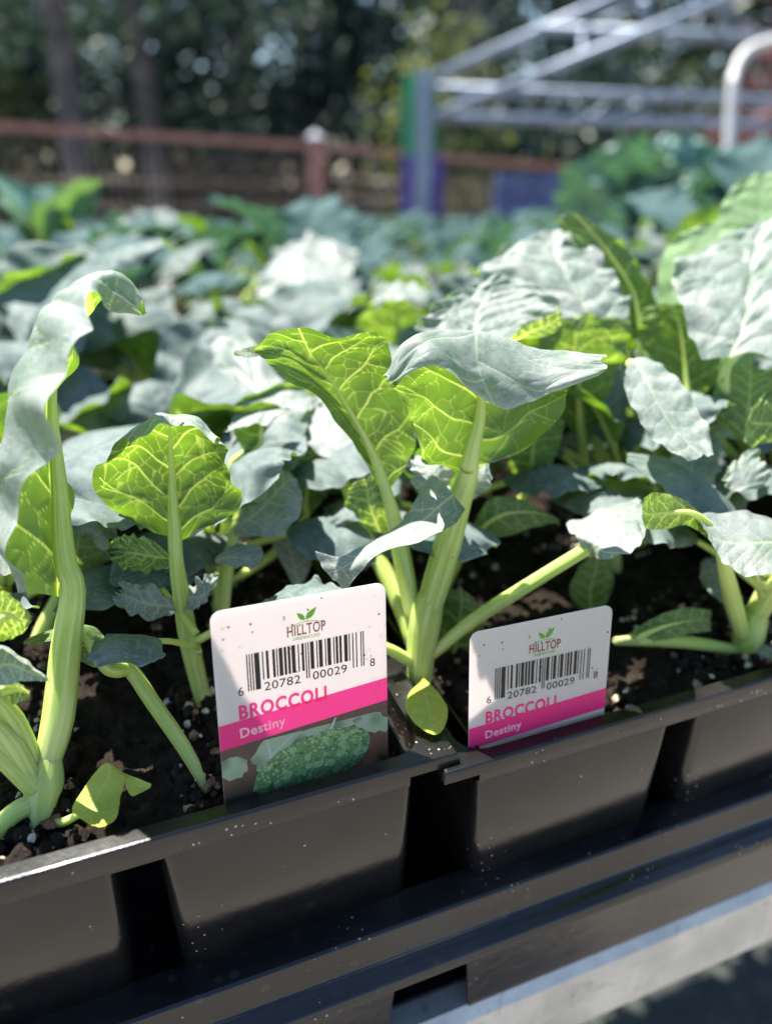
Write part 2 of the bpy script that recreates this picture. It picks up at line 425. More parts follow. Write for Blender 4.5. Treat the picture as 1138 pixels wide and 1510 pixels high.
# ------------------------------------------------------------------ flat trays
def flat_tray(X0, X1, Y0, Y1, label, gaps):
    root = empty('flat_tray', T(X0, Y0, -0.100), ANG)
    zt = 0.100 - 0.047                            # ledge height above the bench
    W, D = X1 - X0, Y1 - Y0
    # rim profile: ledge, upright band, rolled flange
    prof = [(0.004, zt-0.001), (0.004, zt), (-0.0042, zt), (-0.0050, zt-0.0003), (-0.0054, zt-0.0010), (-0.0062, zt-0.0082), (-0.0068, zt-0.0094),
            (-0.0082, zt-0.0104), (-0.0100, zt-0.0112), (-0.0112, zt-0.0126), (-0.0116, zt-0.0142), (-0.0110, zt-0.0142),
            (-0.0096, zt-0.0126), (-0.0066, zt-0.0112), (-0.0048, zt-0.0085), (-0.0040, zt-0.0012)]
    n = len(prof)
    V = []; Fq = []
    for (cx, cy, sx, sy) in ((0, 0, 1, 1), (W, 0, -1, 1), (W, D, -1, -1), (0, D, 1, -1)):
        for (o, z) in prof: V.append((cx + sx*o, cy + sy*o, z))
    for k in range(4):
        a, b = k*n, ((k+1) % 4)*n
        for i in range(n):
            j = (i+1) % n; Fq.append([a+i, b+i, b+j, a+j])
    o = obj('rim', mesh_np('rim', V, Fq, True), M['flat_plastic'], root)
    bv = o.modifiers.new('edge', 'EDGE_SPLIT'); bv.split_angle = R(50)
    # lower wall panels, tapered, with open slots between them
    xs = [0.004] + [v for gp in gaps for v in gp] + [W-0.004]
    for i in range(0, len(xs), 2):
        a, b = xs[i], xs[i+1]
        for (y0, s) in ((-0.0035, 1), (D+0.0035, -1)):
            m = MB(); t = 0.0012*s
            za, zb = zt-0.0095, 0.001
            yb = y0 + 0.002*s
            pts = [(a, y0, za), (b, y0, za), (b-0.004, yb, zb), (a+0.004, yb, zb)]
            V = [Vector(p) for p in pts] + [Vector((p[0], p[1]+t, p[2])) for p in pts]
            m.v = V; m.f = [[0,1,2,3],[7,6,5,4],[0,4,5,1],[1,5,6,2],[2,6,7,3],[3,7,4,0]]
            ob = m.build('wall', M['flat_plastic'], root)
    for x in (0.004, W-0.005):
        MB().box((x, 0.006, 0.001), (x+0.001, D-0.006, zt-0.006)).build('end_wall', M['flat_plastic'], root)
    MB().box((0.006, 0.006, 0.0005), (W-0.006, D-0.006, 0.002)).build('floor', M['flat_plastic'], root)
    tag(root, label, 'tray')
flat_tray(-0.30, 0.26, 0.0, 0.20, 'long black plastic flat tray with rolled rim holding the two front cell packs', [(0.286, 0.304)])
flat_tray(-0.34, 0.30, 0.213, 0.41, 'black plastic flat tray behind the front one, mostly hidden by leaves', [(0.30, 0.315)])

# ------------------------------------------------------------------ cell packs
CELL, GAP, SIDE = 0.0595, 0.0085, 0.009
FRONT = 0.002; OPEN = 0.0298          # wall set-back below the rim, half width of a cell mouth
PW = SIDE*2 + CELL*2 + GAP; PD = FRONT*2 + CELL*3 + GAP*2
def rrect(hx, hy, r, k=6):
    pts = []
    for (sx, sy, a0) in ((1, 1, 0), (-1, 1, 90), (-1, -1, 180), (1, -1, 270)):
        for i in range(k):
            a = R(a0 + 90*i/(k-1)); pts.append((sx*(hx-r) + r*math.cos(a), sy*(hy-r) + r*math.sin(a)))
    return pts
def ring_mesh(cx, cy, ox0, ox1, oy0, oy1, hx, hy, r, z):
    inn = rrect(hx, hy, r); V = []; Fq = []
    for i, (x, y) in enumerate(inn):
        q, k = divmod(i, 6)
        sx, sy = ((1, 1), (-1, 1), (-1, -1), (1, -1))[q]
        X = ox1 if sx > 0 else ox0; Y = oy1 if sy > 0 else oy0
        if k == 0: o = (X, cy + y) if q % 2 == 0 else (cx + x, Y)
        elif k == 5: o = (cx + x, Y) if q % 2 == 0 else (X, cy + y)
        else: o = (X, Y)
        V.append((cx + x, cy + y, z)); V.append((o[0], o[1], z))
    n = len(inn)
    for i in range(n):
        j = (i+1) % n; Fq.append([2*i, 2*i+1, 2*j+1, 2*j])
    return V, Fq
rng0 = np.random.default_rng(5)
OX, OY = 0.0322, CELL/2 - 0.0004
def cell_mesh():
    # tapered pot with rounded corners, inside and outside skins
    levels = [(-0.0088, OX-0.001, OY, 0.004), (-0.0095, CELL/2, CELL/2, 0.0032), (-0.03, CELL/2-0.0006, CELL/2-0.0006, 0.0034), (-0.048, CELL/2-0.0012, CELL/2-0.0012, 0.0036), (-0.052, 0.024, 0.024, 0.004)]
    V = []; Fq = []
    for (z, hx, hy, r) in levels: V += [(x, y, z) for x, y in rrect(hx, hy, r)]
    n = 24
    for l in range(len(levels)-1):
        for i in range(n):
            j = (i+1) % n; Fq.append([l*n+i, l*n+j, (l+1)*n+j, (l+1)*n+i])
    Fq.append([(len(levels)-1)*n + i for i in range(n)][::-1])
    me = mesh_np('cell', V, Fq, True); me.materials.append(M['pack_plastic']); return me
CELL_ME = cell_mesh()
def pack_rim_mesh():
    V, Fq = ring_mesh(PW/2, PD/2, 0, PW, 0, PD, PW/2-0.0062, PD/2-0.0034, 0.0065, 0)
    # inner edge turned down, outer edge rolled over
    n = len(V); k = 24
    V += [(V[2*i][0], V[2*i][1], -0.0095) for i in range(k)]
    for i in range(k):
        j = (i+1) % k; Fq.append([2*i, 2*j, n+j, n+i])
    n = len(V); c = [(0, 0, -1, -1), (PW, 0, 1, -1), (PW, PD, 1, 1), (0, PD, -1, 1)]
    prof = [(0, 0), (0.0004, -0.0001), (0.0007, -0.0005), (0.0009, -0.0012), (0.0011, -0.0030), (0.0006, -0.0030), (0.0003, -0.0008)]
    for (o, z) in prof: V += [(x+sx*o, y+sy*o, z) for x, y, sx, sy in c]
    for a in range(len(prof)-1):
        for q in range(4):
            j = (q+1) % 4; Fq.append([n+a*4+q, n+(a+1)*4+q, n+(a+1)*4+j, n+a*4+j])
    me = mesh_np('rim', V, Fq, False); me.materials.append(M['pack_plastic']); return me
RIM_ME = pack_rim_mesh()
def band_mesh():
    """skirt that joins the cells below the rim"""
    m = MB(); z0, z1 = -0.0085, -0.0004
    a, b = SIDE + CELL - 0.004, SIDE + CELL + GAP + 0.004
    
    e = FRONT+0.0004; xa, xb = SIDE + 0.0012, PW - SIDE - 0.0012
    m.box((xa, e, z0-0.001), (xb, e+0.0006, z1)); m.box((xa, PD-e-0.0006, z0-0.001), (xb, PD-e, z1))
    m.box((xa, e+0.0007, z0-0.001), (xa+0.0006, PD-e-0.0007, z1)); m.box((xb-0.0006, e+0.0007, z0-0.001), (xb, PD-e-0.0007, z1))
    me = mesh_np('web', m.v, m.f, False); me.materials.append(M['pack_plastic']); return me
BAND_ME = band_mesh()
def soil_mesh(seed, nx=100, ny=140):
    rng = np.random.default_rng(seed)
    x = np.linspace(0.0062, PW-0.0062, nx); y = np.linspace(FRONT+0.0006, PD-FRONT-0.0006, ny)
    X, Y = np.meshgrid(x, y, indexing='ij'); h = np.zeros_like(X)
    for k in range(420):
        cx, cy = rng.uniform(0, PW), rng.uniform(0, PD); s_ = rng.uniform(0.0012, 0.006); a = rng.uniform(-0.5, 1.0)*s_*0.45
        h += a*np.exp(-((X-cx)**2 + (Y-cy)**2)/(2*s_*s_))
    h += rng.normal(0, 0.0007, X.shape)
    V = np.stack([X, Y, h - 0.0078], -1).reshape(-1, 3)
    me = mesh_np('soil', V, grid_faces(nx, ny)[:, ::-1], True); me.materials.append(M['soil']); return me
SOILS = [soil_mesh(s_) for s_ in range(2)]
def crumbs_mesh(seed, n, mat, r0, r1):
    """small lumps lying on the soil, too many to count"""
    rng = np.random.default_rng(seed); V = []; Fq = []
    ico = np.array([(0,0,1),(0.9,0,0.3),(0.3,0.85,0.3),(-0.7,0.5,0.3),(-0.7,-0.5,0.3),(0.3,-0.85,0.3),(0.7,0.5,-0.4),(-0.3,0.85,-0.4),(-0.9,0,-0.4),(-0.3,-0.85,-0.4),(0.7,-0.5,-0.4),(0,0,-1)])
    fc = [(0,1,2),(0,2,3),(0,3,4),(0,4,5),(0,5,1),(1,6,2),(2,7,3),(3,8,4),(4,9,5),(5,10,1),(2,6,7),(3,7,8),(4,8,9),(5,9,10),(1,10,6),(11,7,6),(11,8,7),(11,9,8),(11,10,9),(11,6,10)]
    for k in range(n):
        p = np.array([rng.uniform(-0.023, 0.023), rng.uniform(-0.023, 0.023), -0.0078 + rng.uniform(-0.001, 0.0015)])
        s = rng.uniform(r0, r1) * rng.uniform(0.6, 1.3, 3); a = rng.uniform(0, 6.28)
        v = ico * rng.uniform(0.75, 1.2, (12, 1)) * s
        c, s_ = math.cos(a), math.sin(a)
        v = v @ np.array([[c, s_, 0], [-s_, c, 0], [0, 0, 1]]) + p
        n0 = len(V); V += v.tolist(); Fq += [[n0+i for i in f] for f in fc]
    me = mesh_np('crumbs', V, Fq, False); me.materials.append(mat); return me
CR1 = [crumbs_mesh(10+s, 75, M['perlite'], 0.0004, 0.0014) for s in range(3)]
CR2 = [crumbs_mesh(20+s, 90, M['bark_bits'], 0.0004, 0.0016) for s in range(3)]
CR3 = [crumbs_mesh(30+s, 420, M['soil'], 0.0005, 0.0026) for s in range(3)]
CELLS = []
def cell_pack(X0, Y0, dz, label, group=None, detail=True):
    root = empty('cell_pack', T(X0, Y0, dz), ANG)
    obj('rim', RIM_ME, None, root); obj('web', BAND_ME, None, root); obj('soil', SOILS[len(CELLS) % 2], None, root)
    for i in range(2):
        for j in range(3):
            lx, ly = SIDE + CELL/2 + i*(CELL+GAP), FRONT + CELL/2 + j*(CELL+GAP)
            c = obj('cell', CELL_ME, None, root); c.location = (lx, ly, -0.0003)
            k = len(CELLS)
            if detail and j < 2:
                for nm, ms in (('perlite_crumbs', CR1), ('bark_crumbs', CR2), ('soil_crumbs', CR3)):
                    q = obj(nm, ms[k % 3], None, c); q.location = (0, 0, 0.0027); q.rotation_euler = (0, 0, (k % 4)*math.pi/2); q['kind'] = 'stuff'
            CELLS.append((X0 + lx, Y0 + ly, dz))
    tag(root, label, 'cell pack', group)
    return root
cell_pack(-PW, 0, 0, 'black plastic cell pack at front left, the larger broccoli tag standing in it')
cell_pack(-0.0030, -0.0025, -0.0028, 'black plastic cell pack at front right, the smaller-looking tag sunk in it')
ROWG = 'cell packs hidden under the leaves behind'
for r, Y0 in enumerate((0.0, 0.208, 0.40, 0.592)):
    for k in range(-4, 6):
        X0 = -PW*0.9 + k * (PW + 0.002) + (0.03 if r else 0)
        if r == 0:
            if k == 2: X0 = -0.0030 + PW + 0.003
            elif k == -1: X0 = -2*PW - 0.003
            else: continue
        px, py, d = to_px(T(X0 + PW/2, Y0 + PD/2))
        if d < 0.1 or px < -420 or px > 1560: continue
        lab = 'black plastic cell pack in the rows behind, mostly hidden under broccoli leaves'
        cell_pack(X0, Y0, -0.001*(k % 2), lab if r else ('black cell pack at the far right edge of the front row' if k == 2 else 'black cell pack at the far left edge of the front row'), ROWG if r else None, False)

# ------------------------------------------------------------------ leaves
def leaf_mesh(ctrl, mid, nu, nv, seed, ref, lobes=0.06, ruffle=0.8, quilt=0.5, nsec=6, ref_at=(0.5, 0.0), tert=130, vein_w=0.34):
    """blade lofted through a grid of control points (rows base->tip, columns margin->margin)"""
    ctrl = np.asarray(ctrl, float); Rn, Cn, _ = ctrl.shape
    rng = np.random.default_rng(seed)
    t = np.linspace(0, 1, nu)[:, None] * np.ones((1, nv)); s = np.linspace(-1, 1, nv)[None, :] * np.ones((nu, 1))
    # scalloped, toothed margin
    lobes = lobes * 1.5
    eL = 1 - lobes * (0.5 + 0.5*noise1(t[:, 0], rng, 7) + 0.2*noise1(t[:, 0], rng, 15))
    eR = 1 - lobes * (0.5 + 0.5*noise1(t[:, 0], rng, 7) + 0.2*noise1(t[:, 0], rng, 15))
    e = np.where(s < 0, eL[:, None], eR[:, None])
    te = 1 - lobes * 0.7 * (0.5 + 0.5*noise1((s[0]+1)/2, rng, 6) + 0.18*noise1((s[0]+1)/2, rng, 13)) * (1 - 0.5*np.abs(s[0]))
    ss = s * e; tt = t * te[None, :]
    cpos = np.where(ss < 0, mid + ss*mid, mid + ss*(Cn-1-mid))
    Wr = crw(tt*(Rn-1), Rn); Wc = crw(cpos, Cn)
    Pos = np.einsum('tsr,tsc,rck->tsk', Wr, Wc, ctrl)
    # lengths in millimetres
    mi = nv // 2
    Len = np.linalg.norm(np.diff(Pos[:, mi], axis=0), axis=1).sum() * 1000
    wid = np.linalg.norm(np.diff(Pos, axis=1), axis=2)
    wl = wid[:, :mi].sum(1) * 1000; wr = wid[:, mi:].sum(1) * 1000
    WL, WR = max(np.percentile(wl, 75), 2), max(np.percentile(wr, 75), 2)
    X = np.where(s < 0, s*np.maximum(wl, WL*0.35)[:, None], s*np.maximum(wr, WR*0.35)[:, None]); Y = tt * Len
    q = np.stack([X.ravel(), Y.ravel()], 1)
    warp = np.stack([np.sin(q[:, 1]*0.5 + seed), np.cos(q[:, 0]*0.45 + seed)], 1) * 0.5
    q = q + warp
    segs = []; wts = []
    for side, Wd in ((-1, WL), (1, WR)):
        for k in range(nsec):
            y0 = ((k + (0.25 if side > 0 else 0.55) + rng.uniform(-0.12, 0.12)) / nsec) * 0.92 * Len
            sl = rng.uniform(0.55, 0.85)
            prev = None
            for i in range(9):
                f = i / 8
                p = np.array([side*f*Wd*0.96, y0 + sl*f*Wd*0.75 + 0.12*Wd*f*f + rng.uniform(-0.3, 0.3)])
                if prev is not None: segs.append((prev, p)); wts.append((0.62 - 0.42*f) * vein_w)
                prev = p
                if i in (4, 6):
                    a = p.copy(); d = np.array([side*Wd*0.28, -Wd*rng.uniform(0.02, 0.15) if i == 4 else Wd*0.3])
                    b = a + d*0.5 + rng.uniform(-0.4, 0.4, 2); c = a + d
                    segs += [(a, b), (b, c)]; wts += [0.3*vein_w, 0.2*vein_w]
    A = np.array([a for a, b in segs]); B = np.array([b for a, b in segs]); AB = B - A
    wts = np.array(wts)
    LL = (AB**2).sum(1) + 1e-9
    h = np.clip(((q[:, None, :] - A[None]) * AB[None]).sum(2) / LL[None], 0, 1)
    D = np.linalg.norm(q[:, None, :] - (A[None] + h[..., None]*AB[None]), axis=2)
    sec_v = np.exp(-(D / wts[None])**2).max(1)
    dsec = np.minimum(D.min(1), np.abs(q[:, 0]))
    midw = (1.5 - 1.1*np.clip(Y.ravel()/Len, 0, 1)) * vein_w
    mid_v = np.exp(-(X.ravel() / midw)**2)
    ter_v = np.zeros(len(q)); dter = np.ones(len(q))
    if tert:
        c = np.stack([rng.uniform(-WL, WR, tert), rng.uniform(0, Len, tert)], 1)
        dd = np.sort(np.linalg.norm(q[:, None, :] - c[None], axis=2), axis=1)
        dter = dd[:, 1] - dd[:, 0]
        ter_v = np.exp(-(dter / (0.36*vein_w))**2) * 0.45
    vein = np.clip(np.maximum(np.maximum(sec_v, mid_v), ter_v), 0, 1).reshape(nu, nv)
    # surface normal towards the upper face
    def normals(Pp):
        du = np.gradient(Pp, axis=0); dv = np.gradient(Pp, axis=1)
        n = np.cross(du, dv); return n / (np.linalg.norm(n, axis=2, keepdims=True) + 1e-12)
    N = normals(Pos)
    iu, iv = int(ref_at[0]*(nu-1)), int((ref_at[1]+1)/2*(nv-1))
    r = ref(Pos[iu, iv]) if callable(ref) else np.array(ref)
    flip = (N[iu, iv] @ r) < 0
    if flip: N = -N
    cb_ = np.stack([rng.uniform(-WL, WR, 15), rng.uniform(0, Len, 15)], 1)
    db = np.sort(np.linalg.norm(q[:, None, :] - cb_[None], axis=2), axis=1); db = db[:, 1] - db[:, 0]
    dome = (np.sin(np.clip(dsec/4.6, 0, 1)*math.pi/2) * 0.8 + np.clip(dter/1.6, 0, 1) * 0.14 + np.sin(np.clip(db/8, 0, 1)*math.pi/2) * 0.5).reshape(nu, nv)
    dome = dome * min(1.0, (WL + WR) / 42)
    ph = rng.uniform(0, 6.28, 4)
    ruf = np.abs(s)**2.6 * (np.sin(t*(17+rng.uniform(0, 6)) + ph[0] + s) + 0.7*np.sin(t*(33+rng.uniform(0, 8)) + ph[1]))
    ruf += t**4 * np.sin(s*9 + ph[2]) * 0.8
    low = 0.5*np.sin(t*7 + ph[3] + 3*s)
    sizef = min(1.0, (WL + WR) / 40)
    fade = np.clip(t*6, 0, 1)
    Pos = Pos + N * (dome*quilt + (ruf*ruffle + low*ruffle*0.6) * sizef * fade)[..., None] * 0.001
    edge = np.maximum(np.clip((np.abs(s)-0.965)/0.03, 0, 1), np.clip((t-0.975)/0.02, 0, 1))
    fc = grid_faces(nu, nv)
    # grid_faces winding gives dv x du; the stored normal must be the upper face
    if not flip: fc = fc[:, ::-1]
    me = mesh_np('leaf', Pos.reshape(-1, 3), fc, True, {'vein': vein, 'edge': edge})
    return me, Pos, N, mi

TOCAM = lambda p: (CAM - p)
AWAY = lambda p: (p - CAM)
def shift(me, base):
    n = len(me.vertices); a = np.zeros(n*3, dtype=np.float32); me.vertices.foreach_get('co', a)
    a = a.reshape(-1, 3) - np.array(base, dtype=np.float32); me.vertices.foreach_set('co', a.ravel()); me.update()

def rib_tube(pet, prads, Pos, N, mi, top=True):
    """petiole running on as a tapering midrib under the blade"""
    nu = len(Pos); k = np.linspace(0, nu-1, 14).astype(int)[1:-1]
    r1 = prads[-1]
    rr = r1 * (1 - np.linspace(0.04, 0.93, len(k)))**1.6
    wb = np.full((len(k), 1), 1.15) if top else np.ones((len(k), 1))
    mp = Pos[k, mi] - N[k, mi] * (rr[:, None] * 0.92 + 0.00015) * wb
    pet = list(pet); pet[-1] = pet[-1] - N[0, mi] * r1 * 1.0      # tuck the end of the stalk under the blade
    pts = list(pet) + list(mp); rads = list(prads) + list(rr)
    return tube_np(pts, rads, 10, 3)

HERO_SEED = [100]
def hero_leaf(plant, base, grid, face, pet=None, mid=None, res=(96, 84), mat='broccoli_leaf', name='leaf', label=None, **kw):
    lean = kw.pop('lean', -0.5 if face == 'U' else 0.28)
    yb = np.mean([c[1] for c in grid[0]])
    rows = [[P(x, y, d*(1 + lean*(yb - y)/F)) for x, y, d in row] for row in grid]
    mid = (len(grid[0]) - 1) / 2 if mid is None else mid
    HERO_SEED[0] += 1
    me, Pos, N, mi = leaf_mesh(rows, mid, res[0], res[1], kw.pop('seed', HERO_SEED[0]), TOCAM if face == 'T' else AWAY, **kw)
    shift(me, base)
    lf = obj(name, me, M[mat], plant)
    if label: lf['label'] = label
    if pet:
        pts = [P(x, y, d) for x, y, d, r in pet]; rads = [r/1000 for *_, r in pet]; rads[0] *= 0.75
        V, Fq = rib_tube(pts, rads, Pos, N, mi, face == 'T')
        pm = mesh_np('petiole', V - base, Fq, True)
        obj('petiole', pm, M['stem'], lf)
    return lf
def hero_plant(base_px, stem, label, group='broccoli seedlings in the two front packs'):
    b = P(*base_px[:3])
    root = empty('broccoli_seedling', b)
    foot = P(*stem[0][:3]); foot[2] = O_T[2] - 0.013
    V, Fq = tube_np([foot] + [P(x, y, d) for x, y, d, r in stem], [stem[0][3]/1000*0.95] + [r/1000*(0.55 if i == len(stem)-1 else 1) for i, (*_, r) in enumerate(stem)], 16, 4)
    obj('stem', mesh_np('stem', V - b, Fq, True), M['stem'], root)
    tag(root, label, 'seedling', group)
    return root, b

# ---- plant 1: far left, tall leaf with rolled margin
p1, b1 = hero_plant((60, 1262, 163), [(58, 1275, 163, 2.6), (62, 1235, 163, 2.6), (60, 1190, 163, 3.2), (66, 1150, 164, 4.2), (74, 1105, 164, 3.9)],
    'tall broccoli seedling at the far left edge, one upright leaf with rolled white margin')
hero_leaf(p1, b1, [
    [(50,868,160),(34,872,160),(62,876,163),(88,880,166),(98,882,170)],
    [(32,806,149),(6,792,158),(38,784,162),(84,780,167),(99,780,174)],
    [(58,716,143),(-2,690,156),(32,690,162),(76,690,168),(90,690,178)],
    [(108,640,138),(24,610,156),(42,608,163),(70,608,169),(88,610,180)],
    [(142,560,138),(47,520,156),(62,518,163),(80,518,169),(108,528,181)],
    [(134,474,143),(72,450,157),(86,444,163),(100,440,169),(134,476,181)],
    [(150,452,158),(140,428,161),(150,416,164),(166,412,168),(176,440,176)],
    [(196,468,168),(205,466,169),(212,464,170),(213,466,171),(208,468,173)]],
    'U', [(66,1140,164,3.6),(86,1060,165,3.5),(97,960,166,3.3),(94,870,166,2.7)], mid=3, ref_at=(0.25, -0.1), ruffle=1.7, lobes=0.08, quilt=0.7, res=(140, 110), lean=-0.15)
hero_leaf(p1, b1, [
    [(-30,960,150),(-25,940,150),(-20,920,151)],
    [(0,950,152),(8,905,152),(-5,868,152)],
    [(30,938,153),(32,915,153),(20,880,153)],
    [(50,915,154),(49,912,154),(46,905,154)]], 'U', [(58,1140,164,2.6),(20,1060,158,2.2),(-30,990,150,1.6)], lobes=0.08)
hero_leaf(p1, b1, [
    [(-40,985,148),(-38,995,148),(-35,1000,148)],
    [(0,950,152),(10,980,150),(5,1012,149)],
    [(40,975,154),(42,990,152),(35,1005,151)],
    [(74,1002,154),(74,1004,154),(72,1005,154)]], 'T', None, lobes=0.06)
hero_leaf(p1, b1, [
    [(-20,1015,155),(-10,1020,155),(0,1030,155)],
    [(5,1000,156),(15,1015,155),(15,1040,154)],
    [(30,1008,158),(36,1020,156),(32,1035,154)],
    [(45,1020,158),(45,1026,157),(42,1032,156)]], 'U', [(60,1170,163,2.4),(20,1100,158,2.4),(-25,1030,155,1.8)])
hero_leaf(p1, b1, [
    [(-30,790,165),(-25,800,165),(-20,810,165)],
    [(0,780,166),(5,810,165),(0,850,164)],
    [(25,790,168),(25,820,166),(20,850,165)],
    [(40,860,168),(42,870,168),(40,880,168)]], 'T', None, lobes=0.1)
# petiole stubs that leave the frame on the left
for pts in ([(62,1165,163,3.0),(25,1130,160,2.8),(-20,1085,157,2.6),(-90,1010,152,2.0)], [(60,1180,163,2.4),(20,1200,160,2.2),(-25,1245,157,2.0),(-70,1270,154,1.6)]):
    V, Fq = tube_np([P(x, y, d) for x, y, d, r in pts], [r/1000 for *_, r in pts], 12, 4)
    obj('petiole', mesh_np('petiole', V - b1, Fq, True), M['stem'], p1)
# yellow cotyledon folded beside the stem
cot = hero_leaf(p1, b1, [
    [(150,1128,163),(160,1125,164),(172,1132,165)],
    [(132,1150,162),(160,1146,163),(185,1150,164)],
    [(112,1180,160),(140,1182,161),(178,1176,162)],
    [(108,1198,158),(135,1208,158),(176,1200,159)],
    [(132,1216,156),(150,1220,156),(168,1212,157)]], 'T', None, mat='old_leaf', lobes=0.03, ruffle=0.3, quilt=0.1, name='cotyledon', label='yellowing folded seed leaf')
hero_leaf(p1, b1, [
    [(160,1126,164),(172,1132,165),(182,1150,164)],
    [(185,1140,165),(190,1152,164),(192,1172,163)],
    [(210,1150,165),(208,1160,165),(202,1172,164)],
    [(224,1156,165),(223,1160,165),(220,1163,165)]], 'T', None, mat='old_leaf', lobes=0.03, ruffle=0.3, quilt=0.1, name='cotyledon')
V, Fq = tube_np([P(78,1212,162), P(95,1212,161), P(118,1200,160), P(128,1195,160)], [0.0011, 0.0010, 0.0009, 0.0007], 8, 3)
obj('petiole', mesh_np('petiole', V - b1, Fq, True), M['stem'], p1)

# ---- plant 2: left centre
p2, b2 = hero_plant((308, 1075, 200), [(310,1090,200,2.2),(306,1060,200,2.3),(300,1030,199,2.4),(292,1000,198,2.4)],
    'broccoli seedling behind the left tag, its backlit leaf curled over along the top')
hero_leaf(p2, b2, [
    [(222,786,187),(245,792,187),(262,800,186),(274,796,187),(292,780,187)],
    [(165,752,185),(212,752,188),(258,755,188),(308,752,188),(356,752,185)],
    [(136,718,182),(194,705,189),(255,708,190),(308,700,189),(350,724,182)],
    [(146,686,181),(200,664,189),(252,660,190),(303,660,189),(338,690,180)],
    [(168,662,180),(212,632,186),(250,622,188),(296,628,186),(330,662,179)],
    [(186,652,178),(218,622,182),(250,612,183),(292,618,182),(326,650,177)],
    [(188,664,175),(222,640,177),(250,631,178),(290,637,177),(318,664,174)]],
    'U', [(303,1045,200,3.0),(280,950,196,2.6),(268,880,190,2.3),(262,820,187,1.9)], ref_at=(0.35, 0.1), lobes=0.05, quilt=0.55, ruffle=0.7, res=(170, 160))
hero_leaf(p2, b2, [   # lobes on the petiole
    [(262,832,186),(262,826,186),(262,820,186)],
    [(225,850,183),(225,820,182),(215,790,182)],
    [(185,840,181),(190,815,180),(185,785,181)],
    [(160,830,181),(162,815,181),(166,795,181)]], 'U', None, lobes=0.24, ruffle=2.2)
hero_leaf(p2, b2, [
    [(262,905,190),(260,895,190),(258,880,190)],
    [(225,920,186),(215,890,185),(225,860,186)],
    [(185,905,184),(190,880,183),(195,855,184)],
    [(164,880,184),(166,868,184),(174,852,184)]], 'T', None, lobes=0.24, ruffle=2.4)
hero_leaf(p2, b2, [
    [(268,900,190),(270,880,190),(272,865,190)],
    [(285,905,188),(295,880,187),(292,850,188)],
    [(300,890,188),(312,868,188),(308,845,188)],
    [(318,866,188),(324,855,188),(324,842,188)]], 'T', None, lobes=0.26, ruffle=2.4)
hero_leaf(p2, b2, [   # dark leaf to the right, in shade
    [(352,770,206),(348,778,206),(345,790,206)],
    [(360,735,207),(375,760,206),(380,795,205)],
    [(362,700,208),(400,735,207),(415,790,205)],
    [(395,685,209),(425,710,208),(440,765,206)],
    [(425,695,209),(440,710,209),(447,735,208)]], 'T', [(330,920,206,1.8),(335,850,206,1.7),(343,790,206,1.5)], lobes=0.07)
hero_leaf(p2, b2, [
    [(320,820,200),(318,825,200),(318,832,200)],
    [(345,800,200),(345,822,197),(350,838,195)],
    [(375,800,200),(375,825,197),(372,840,195)],
    [(390,815,199),(390,820,199),(388,828,198)]], 'T', None, lobes=0.15, ruffle=1.2)
hero_leaf(p2, b2, [   # low leaf on the thin leaning petiole
    [(182,1000,178),(176,994,177),(170,992,176)],
    [(166,985,176),(150,975,175),(140,985,174)],
    [(164,950,178),(130,945,176),(108,968,174)],
    [(140,925,180),(110,922,178),(88,945,175)],
    [(108,922,182),(80,932,180),(60,948,177)],
    [(40,940,184),(34,944,183),(30,950,182)]], 'U', [(308,1168,172,1.6),(270,1100,176,1.8),(225,1035,178,1.9),(185,998,178,1.9)], lobes=0.05, ruffle=0.6)

# ---- plant 3: centre
p3, b3 = hero_plant((618, 1030, 206), [(618,1045,206,3.4),(619,1005,205,3.4),(621,960,204,4.0),(628,905,202,4.5),(640,860,200,4.4)],
    'central broccoli seedling with thick stem, large grey leaf folded over and backlit fan leaf')
hero_leaf(p3, b3, [
    [(556,716,199),(563,720,199),(570,726,198),(580,716,199),(590,704,200)],
    [(522,650,195),(534,660,198),(548,668,200),(580,655,200),(613,660,200)],
    [(462,582,191),(490,596,197),(518,612,201),(562,592,201),(602,600,199)],
    [(402,540,188),(446,548,195),(486,558,200),(536,542,201),(584,545,197)],
    [(378,524,186),(422,514,193),(458,520,199),(516,508,200),(572,508,195)],
    [(384,504,186),(408,486,190),(438,479,195),(500,496,197),(556,487,193)]],
    'U', [(612,930,203,2.8),(598,850,203,2.7),(584,780,201,2.4),(572,730,199,1.7)], lobes=0.04, ruffle=0.7, quilt=0.45, res=(170, 160))
hero_leaf(p3, b3, [
    [(384,506,186),(380,515,186),(382,526,186)],
    [(366,512,184),(364,520,184),(368,528,184)],
    [(350,516,184),(350,520,184),(354,526,184)],
    [(344,520,185),(344,522,185),(346,524,185)]], 'T', None, lobes=0.05, ruffle=0.3, res=(40, 30), name='curled_leaf_tip')
hero_leaf(p3, b3, [
    [(655,692,193),(672,698,192),(686,702,191),(702,694,192),(716,684,193)],
    [(620,680,186),(656,664,191),(696,654,192),(738,668,191),(772,660,187)],
    [(608,622,182),(650,604,190),(706,605,194),(766,610,193),(832,606,188)],
    [(578,574,180),(632,548,188),(706,545,195),(778,550,195),(852,562,190)],
    [(568,562,178),(608,502,184),(700,491,190),(790,514,190),(896,524,186)],
    [(570,566,176),(628,516,178),(705,545,180),(800,550,180),(903,534,183)],
    [(576,568,175),(646,545,175),(735,610,176),(800,588,176),(896,550,181)]],
    'U', [(626,915,202,4.8),(652,830,199,3.9),(674,750,194,3.4),(690,690,192,2.5)], ref_at=(0.33, 0.1), lobes=0.05, ruffle=0.8, quilt=0.5, res=(180, 170))
